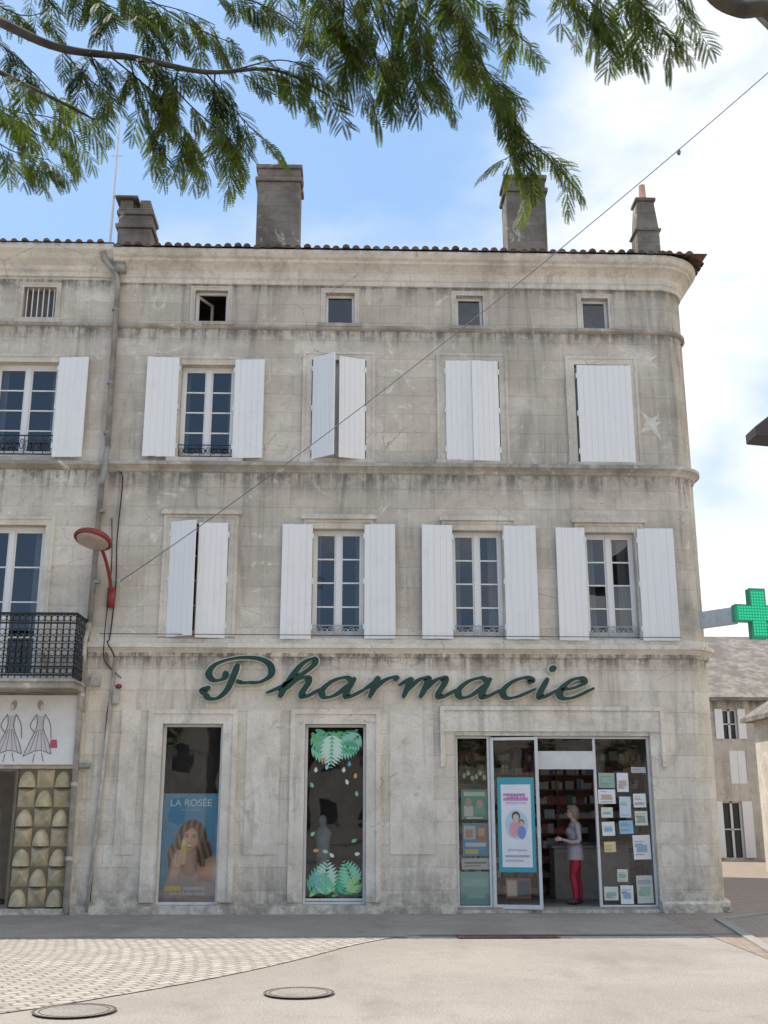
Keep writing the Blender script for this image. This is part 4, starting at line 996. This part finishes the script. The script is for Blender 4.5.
def square_tree(x,y,h,cr):
    e=empty('square_tree'); g=Geo()
    g.tube([(x,y,0),(x+.1,y,h*.25),(x-.05,y+.1,h*.5),(x,y,h*.75)],[.28,.2,.15,.06],10)
    cl=[]
    for k in range(9):
        a=2*math.pi*k/9+U(-.2,.2); rr=cr*U(.45,.8); c=Vector((x+rr*math.cos(a),y+rr*math.sin(a),h*U(.5,.85))); cl.append((c,cr*U(.35,.55)))
        g.tube([(x,y,h*.35),(x+rr*.5*math.cos(a),y+rr*.5*math.sin(a),h*.55),tuple(c)],[.1,.06,.02],6)
    cl.append((Vector((x,y,h*.85)),cr*.6)); g.build('trunk_and_limbs',M_bark,e)
    g=Geo()
    for c,r in cl:
        for q in range(420):
            d=Vector((random.gauss(0,1),random.gauss(0,1),random.gauss(0,.8))).normalized()*r*U(.5,1.05)
            p=c+d; s=U(.08,.17); u=Vector((U(-1,1),U(-1,1),U(-1,1))).normalized(); v=u.orthogonal().normalized()
            g.quad(tuple(p-u*s),tuple(p+v*s*.5),tuple(p+u*s),tuple(p-v*s*.5))
    g.build('foliage',M_leaf2,e)
for (x,y,h,c) in ((-12,-36,9,3.2),(-3,-40,10,3.4),(7,-37,9,3.2),(16,-39,10,3.4)): square_tree(x,y,h,c)
ps=empty('potted_shrub'); g=Geo(); g.tube([(-4.2,-9.0,.0),(-4.2,-9.0,.28),(-4.2,-9.0,.32)],[.17,.23,.25],16); g.build('pot',tilemat('pot_clay',(.28,.15,.10),(.36,.2,.14)),ps)
g=Geo()
for q in range(700):
    d=Vector((random.gauss(0,1),random.gauss(0,1),random.gauss(0,1))).normalized()*U(.1,.34); p=Vector((-4.2,-9.0,.55))+Vector((d.x,d.y,d.z*.9)); s=U(.02,.05); u=Vector((U(-1,1),U(-1,1),U(-1,1))).normalized(); v=u.orthogonal().normalized()
    g.quad(tuple(p-u*s),tuple(p+v*s*.5),tuple(p+u*s),tuple(p-v*s*.5))
g.build('leaves',M_leaf2,ps)
# --- honey locust whose boughs hang over the view
CP=Vector((-.61,-19.4,1.65)); yw=math.radians(1.8); pt_=math.radians(15.3)
Fv=Vector((math.sin(yw)*math.cos(pt_),math.cos(yw)*math.cos(pt_),math.sin(pt_))); Rv=Vector((math.cos(yw),-math.sin(yw),0)); Uv=Rv.cross(Fv)
def sv(px_,py_,d): return CP+(Fv+Rv*((px_-384)/1095)+Uv*((512-py_)/1095))*d
lt=empty('honey_locust_tree')
gb_=Geo(); gl=Geo()
T0=Vector((-5.2,-17.6,0))
trunk=smoothpts([T0,T0+Vector((.1,.05,1.5)),T0+Vector((.05,-.1,3.2)),T0+Vector((.3,0,5.0)),T0+Vector((.6,-.2,7.2)),T0+Vector((.9,-.1,9))],5)
gb_.tube(trunk,[.24-.2*i/(len(trunk)-1) for i in range(len(trunk))],12)
def bough(pts,r0,r1,n=6):
    q=smoothpts(pts,n); gb_.tube(q,[r0+(r1-r0)*(i/(len(q)-1))**.45 for i in range(len(q))],7); return q
def pinna(base,d,L_,nrm):
    d=d.normalized(); side=d.cross(nrm).normalized(); n=11
    p=base.copy(); cur=d.copy(); pts=[p.copy()]
    for k in range(n):
        cur=(cur+Vector((0,0,-.06))).normalized(); p=p+cur*L_/n; pts.append(p.copy())
        t=(k+.5)/n; ll=L_*.20*(.65+.6*math.sin(math.pi*min(1,t*.8+.15))); w=ll*.20
        for s in (-1,1):
            u=(side*s+cur*.35+Vector((0,0,-.12+U(-.1,.1)))).normalized(); v=cur*w
            gl.quad(tuple(p),tuple(p+u*ll*.5+v),tuple(p+u*ll),tuple(p+u*ll*.5-v))
    gl.add([pts[0]+side*.0006,pts[0]-side*.0006,pts[-1]],[(0,1,2)],1)
def cleaf(base,d,L_):
    d=d.normalized(); p=base.copy(); cur=d.copy(); n=random.randint(4,5); tw=Vector((U(-.5,.5),U(-.6,.6),1)).normalized(); pts=[p.copy()]
    for k in range(n):
        cur=(cur+Vector((0,0,-.12))).normalized(); p=p+cur*L_/n; pts.append(p.copy())
        side=cur.cross(tw).normalized()
        for s in (-1,1):
            dd=(side*s*.95+cur*.6+Vector((U(-.2,.2),U(-.2,.2),-.2+U(-.25,.15)))).normalized()
            pinna(p,dd,L_*U(.48,.68)*(1-.25*k/n),(tw+Vector((U(-.4,.4),U(-.4,.4),0))).normalized())
    pinna(p,cur,L_*.5,tw)
    for i in range(len(pts)-1):
        s=(pts[i+1]-pts[i]).cross(Vector((0,1,0))).normalized()*.0012
        gl.quad(pts[i]-s,pts[i]+s,pts[i+1]+s,pts[i+1]-s,1)
def foliate(q,step,L0=.17,start=0,droop=.45,spread=1.):
    acc=0
    for i in range(1,len(q)):
        seg=q[i]-q[i-1]; acc+=seg.length
        if i/len(q)<start: acc=0; continue
        while acc>step:
            acc-=step; p=q[i-1].lerp(q[i],R()); t=seg.normalized()
            d=(t*.7+Rv*U(-.9,.9)*spread+Fv*U(-.8,.8)*spread+Vector((0,0,-droop+U(-.6,.6)))).normalized()
            cleaf(p,d,L0*U(.7,1.2))
def twig(pts,r=.004,step=.035,L0=.16,**k):
    q=bough(pts,r,.0015,5); foliate(q,step,L0,**k)
top=trunk[int(len(trunk)*.52)]
m1=bough([top,T0+Vector((1.6,.5,5.3)),sv(-70,-15,3.9),sv(0,22,3.8),sv(60,48,3.75),sv(135,58,3.7),sv(205,72,3.7),sv(275,70,3.7),sv(330,96,3.7)],.045,.003); foliate(m1,.045,.12,.5)
m2=bough([trunk[int(len(trunk)*.6)],T0+Vector((2.2,.3,6.4)),sv(120,-160,3.9),sv(300,-70,3.8),sv(430,-40,3.8),sv(560,-55,3.7),sv(700,-75,3.7),sv(820,-110,3.7)],.06,.015)
m3=bough([trunk[int(len(trunk)*.5)],sv(-160,40,3.6),sv(-40,58,3.5),sv(40,92,3.4),sv(95,120,3.4)],.03,.003); foliate(m3,.05,.12,.5)
tw=[ [(-40,60,4.2),(-10,100,4.2),(30,130,4.2),(70,150,4.2)],[(-50,100,4.3),(-10,150,4.3),(30,165,4.3)],[(-40,90,4.0),(10,110,4.0),(60,120,4.0),(80,140,4.0)],[(-30,120,4.1),(10,150,4.1),(50,160,4.1)],
 [(60,48,3.75),(90,80,3.7),(120,100,3.7)],[(110,56,3.7),(150,90,3.7),(185,130,3.7),(200,160,3.7)],[(150,60,3.7),(190,105,3.6),(225,135,3.6),(240,150,3.6)],
 [(205,72,3.7),(235,110,3.7),(258,135,3.7)],[(130,58,3.7),(140,100,3.7),(160,150,3.7)],[(180,65,3.7),(170,110,3.75),(190,175,3.8)],[(215,72,3.7),(215,110,3.7),(230,150,3.7)],
 [(200,-10,3.8),(250,0,3.8),(290,20,3.8),(310,40,3.8)],[(20,-20,3.9),(80,-5,3.9),(130,15,3.8),(160,35,3.8)],[(-30,-10,4),(20,15,4),(50,10,4)],[(60,-30,4),(120,-5,4),(180,10,4),(215,25,4)],
 [(330,-50,3.8),(350,0,3.7),(370,45,3.7),(385,80,3.7),(390,95,3.7)],[(300,-60,3.7),(325,-10,3.7),(345,30,3.7),(350,65,3.7)],
 [(380,-50,3.8),(405,10,3.7),(430,60,3.7),(450,90,3.7)],[(400,-45,3.6),(420,20,3.6),(415,65,3.6),(425,90,3.6)],
 [(430,-40,3.8),(455,10,3.7),(480,60,3.7),(500,95,3.7),(515,120,3.7)],[(450,-40,3.7),(470,40,3.6),(495,80,3.6),(525,100,3.6)],
 [(480,70,3.7),(505,120,3.7),(515,150,3.7),(530,170,3.7),(538,180,3.7)],[(515,130,3.7),(545,155,3.7),(560,170,3.7),(570,182,3.7)],[(500,100,3.7),(520,140,3.7),(505,160,3.7)],
 [(350,-40,3.9),(390,20,3.9),(400,60,3.9),(440,80,3.9)],[(320,-20,3.7),(350,50,3.7),(370,90,3.7)],[(450,-20,3.8),(500,20,3.8),(530,45,3.8)],[(360,-30,3.8),(380,30,3.8),(400,75,3.8)],
 [(560,-55,3.7),(580,-10,3.6),(610,20,3.6),(625,45,3.6)],[(600,-55,3.7),(630,-10,3.6),(655,18,3.6),(670,40,3.6)],[(640,-60,3.7),(670,-15,3.6),(685,10,3.6),(692,25,3.6)],[(540,-55,3.7),(565,-15,3.7),(575,10,3.7),(590,30,3.7)],[(620,-40,3.7),(640,10,3.7),(640,35,3.7)],[(530,-40,3.8),(510,-10,3.8),(520,20,3.8)],[(590,-50,3.7),(600,0,3.7),(600,35,3.7)],
 [(235,70,3.7),(280,60,3.7),(320,70,3.7)],[(90,52,3.7),(100,85,3.8),(95,105,3.8)],[(-20,30,3.9),(20,60,3.9),(50,90,3.9)],[(260,-20,3.9),(300,0,3.9),(340,40,3.9),(380,60,3.9)],[(470,-30,3.9),(440,30,3.9),(470,75,3.9)],[(100,-30,3.9),(150,0,3.9),(200,30,3.9),(240,45,3.9)]]
for t in tw: twig([sv(*p) for p in t],.004,.034,.118)
for k in range(26):
    a=trunk[int(len(trunk)*U(.5,.99))]; an_=U(2.9,6.5); L_=U(1.4,3.4)
    b=a+Vector((math.cos(an_)*L_,min(.1,math.sin(an_)*L_),U(.3,1.6)))
    q=bough([a,a.lerp(b,.5)+Vector((0,0,.3)),b],.04,.005,4)
    foliate(q,.16,.2,.2)
bough([m2[-8],sv(790,40,2.9),sv(768,10,2.85),sv(740,9,2.85),sv(712,-8,2.85),sv(690,-60,2.9)],.022,.022)
gb_.build('trunk_and_boughs',M_bark,lt,True); gl.build('foliage',[M_leaf,M_bark],lt)
# ============================================================ WORLD, SUN, CAMERA
S=Vector((-.508,.274,1)).normalized()
el=math.asin(S.z); az=math.atan2(S.x,S.y)
w=bpy.data.worlds.new('World'); sc.world=w; w.use_nodes=True; t=w.node_tree; bg=t.nodes['Background']
sky=t.nodes.new('ShaderNodeTexSky'); sky.sky_type='NISHITA'; sky.sun_disc=False; sky.sun_elevation=el; sky.sun_rotation=az; sky.air_density=1.; sky.dust_density=1.; sky.ozone_density=1.
tc=t.nodes.new('ShaderNodeTexCoord'); mp=t.nodes.new('ShaderNodeMapping'); mp.inputs['Scale'].default_value=(1,1,1.7); t.links.new(tc.outputs['Generated'],mp.inputs[0])
nz=t.nodes.new('ShaderNodeTexNoise'); nz.inputs['Scale'].default_value=2.3; nz.inputs['Detail'].default_value=9; nz.inputs['Roughness'].default_value=.5; nz.inputs['Distortion'].default_value=.2; t.links.new(mp.outputs[0],nz.inputs[0])
sx=t.nodes.new('ShaderNodeSeparateXYZ'); t.links.new(tc.outputs['Generated'],sx.inputs[0])
ma=t.nodes.new('ShaderNodeMath'); ma.operation='MULTIPLY_ADD'; t.links.new(sx.outputs[0],ma.inputs[0]); ma.inputs[1].default_value=.36; t.links.new(nz.outputs[0],ma.inputs[2])
mr=t.nodes.new('ShaderNodeMapRange'); mr.interpolation_type='SMOOTHSTEP'; mr.inputs[1].default_value=.47; mr.inputs[2].default_value=.71; mr.inputs[3].default_value=0.; mr.inputs[4].default_value=.96; t.links.new(ma.outputs[0],mr.inputs[0])
hz=t.nodes.new('ShaderNodeMix'); hz.data_type='RGBA'; hz.inputs[0].default_value=.58; t.links.new(sky.outputs[0],hz.inputs[6]); hz.inputs[7].default_value=(3.1,5.1,8.2,1)
mx=t.nodes.new('ShaderNodeMix'); mx.data_type='RGBA'; t.links.new(mr.outputs[0],mx.inputs[0]); t.links.new(hz.outputs[2],mx.inputs[6]); mx.inputs[7].default_value=(8.0,8.0,7.9,1)
t.links.new(mx.outputs[2],bg.inputs[0]); bg.inputs[1].default_value=.15
ld=bpy.data.lights.new('sun','SUN'); ld.energy=5.0; ld.angle=math.radians(.5); ld.color=(1,.92,.80); lo=bpy.data.objects.new('sun',ld); sc.collection.objects.link(lo)
lo.rotation_euler=S.to_track_quat('Z','Y').to_euler(); lo.location=(0,0,30)
cd=bpy.data.cameras.new('camera'); co=bpy.data.objects.new('camera',cd); sc.collection.objects.link(co); sc.camera=co
cd.sensor_fit='VERTICAL'; cd.sensor_height=24; cd.lens=24*1095/1024; cd.clip_end=1000; cd.clip_start=.1
co.location=CP; co.rotation_euler=(math.pi/2+pt_,0,-yw)
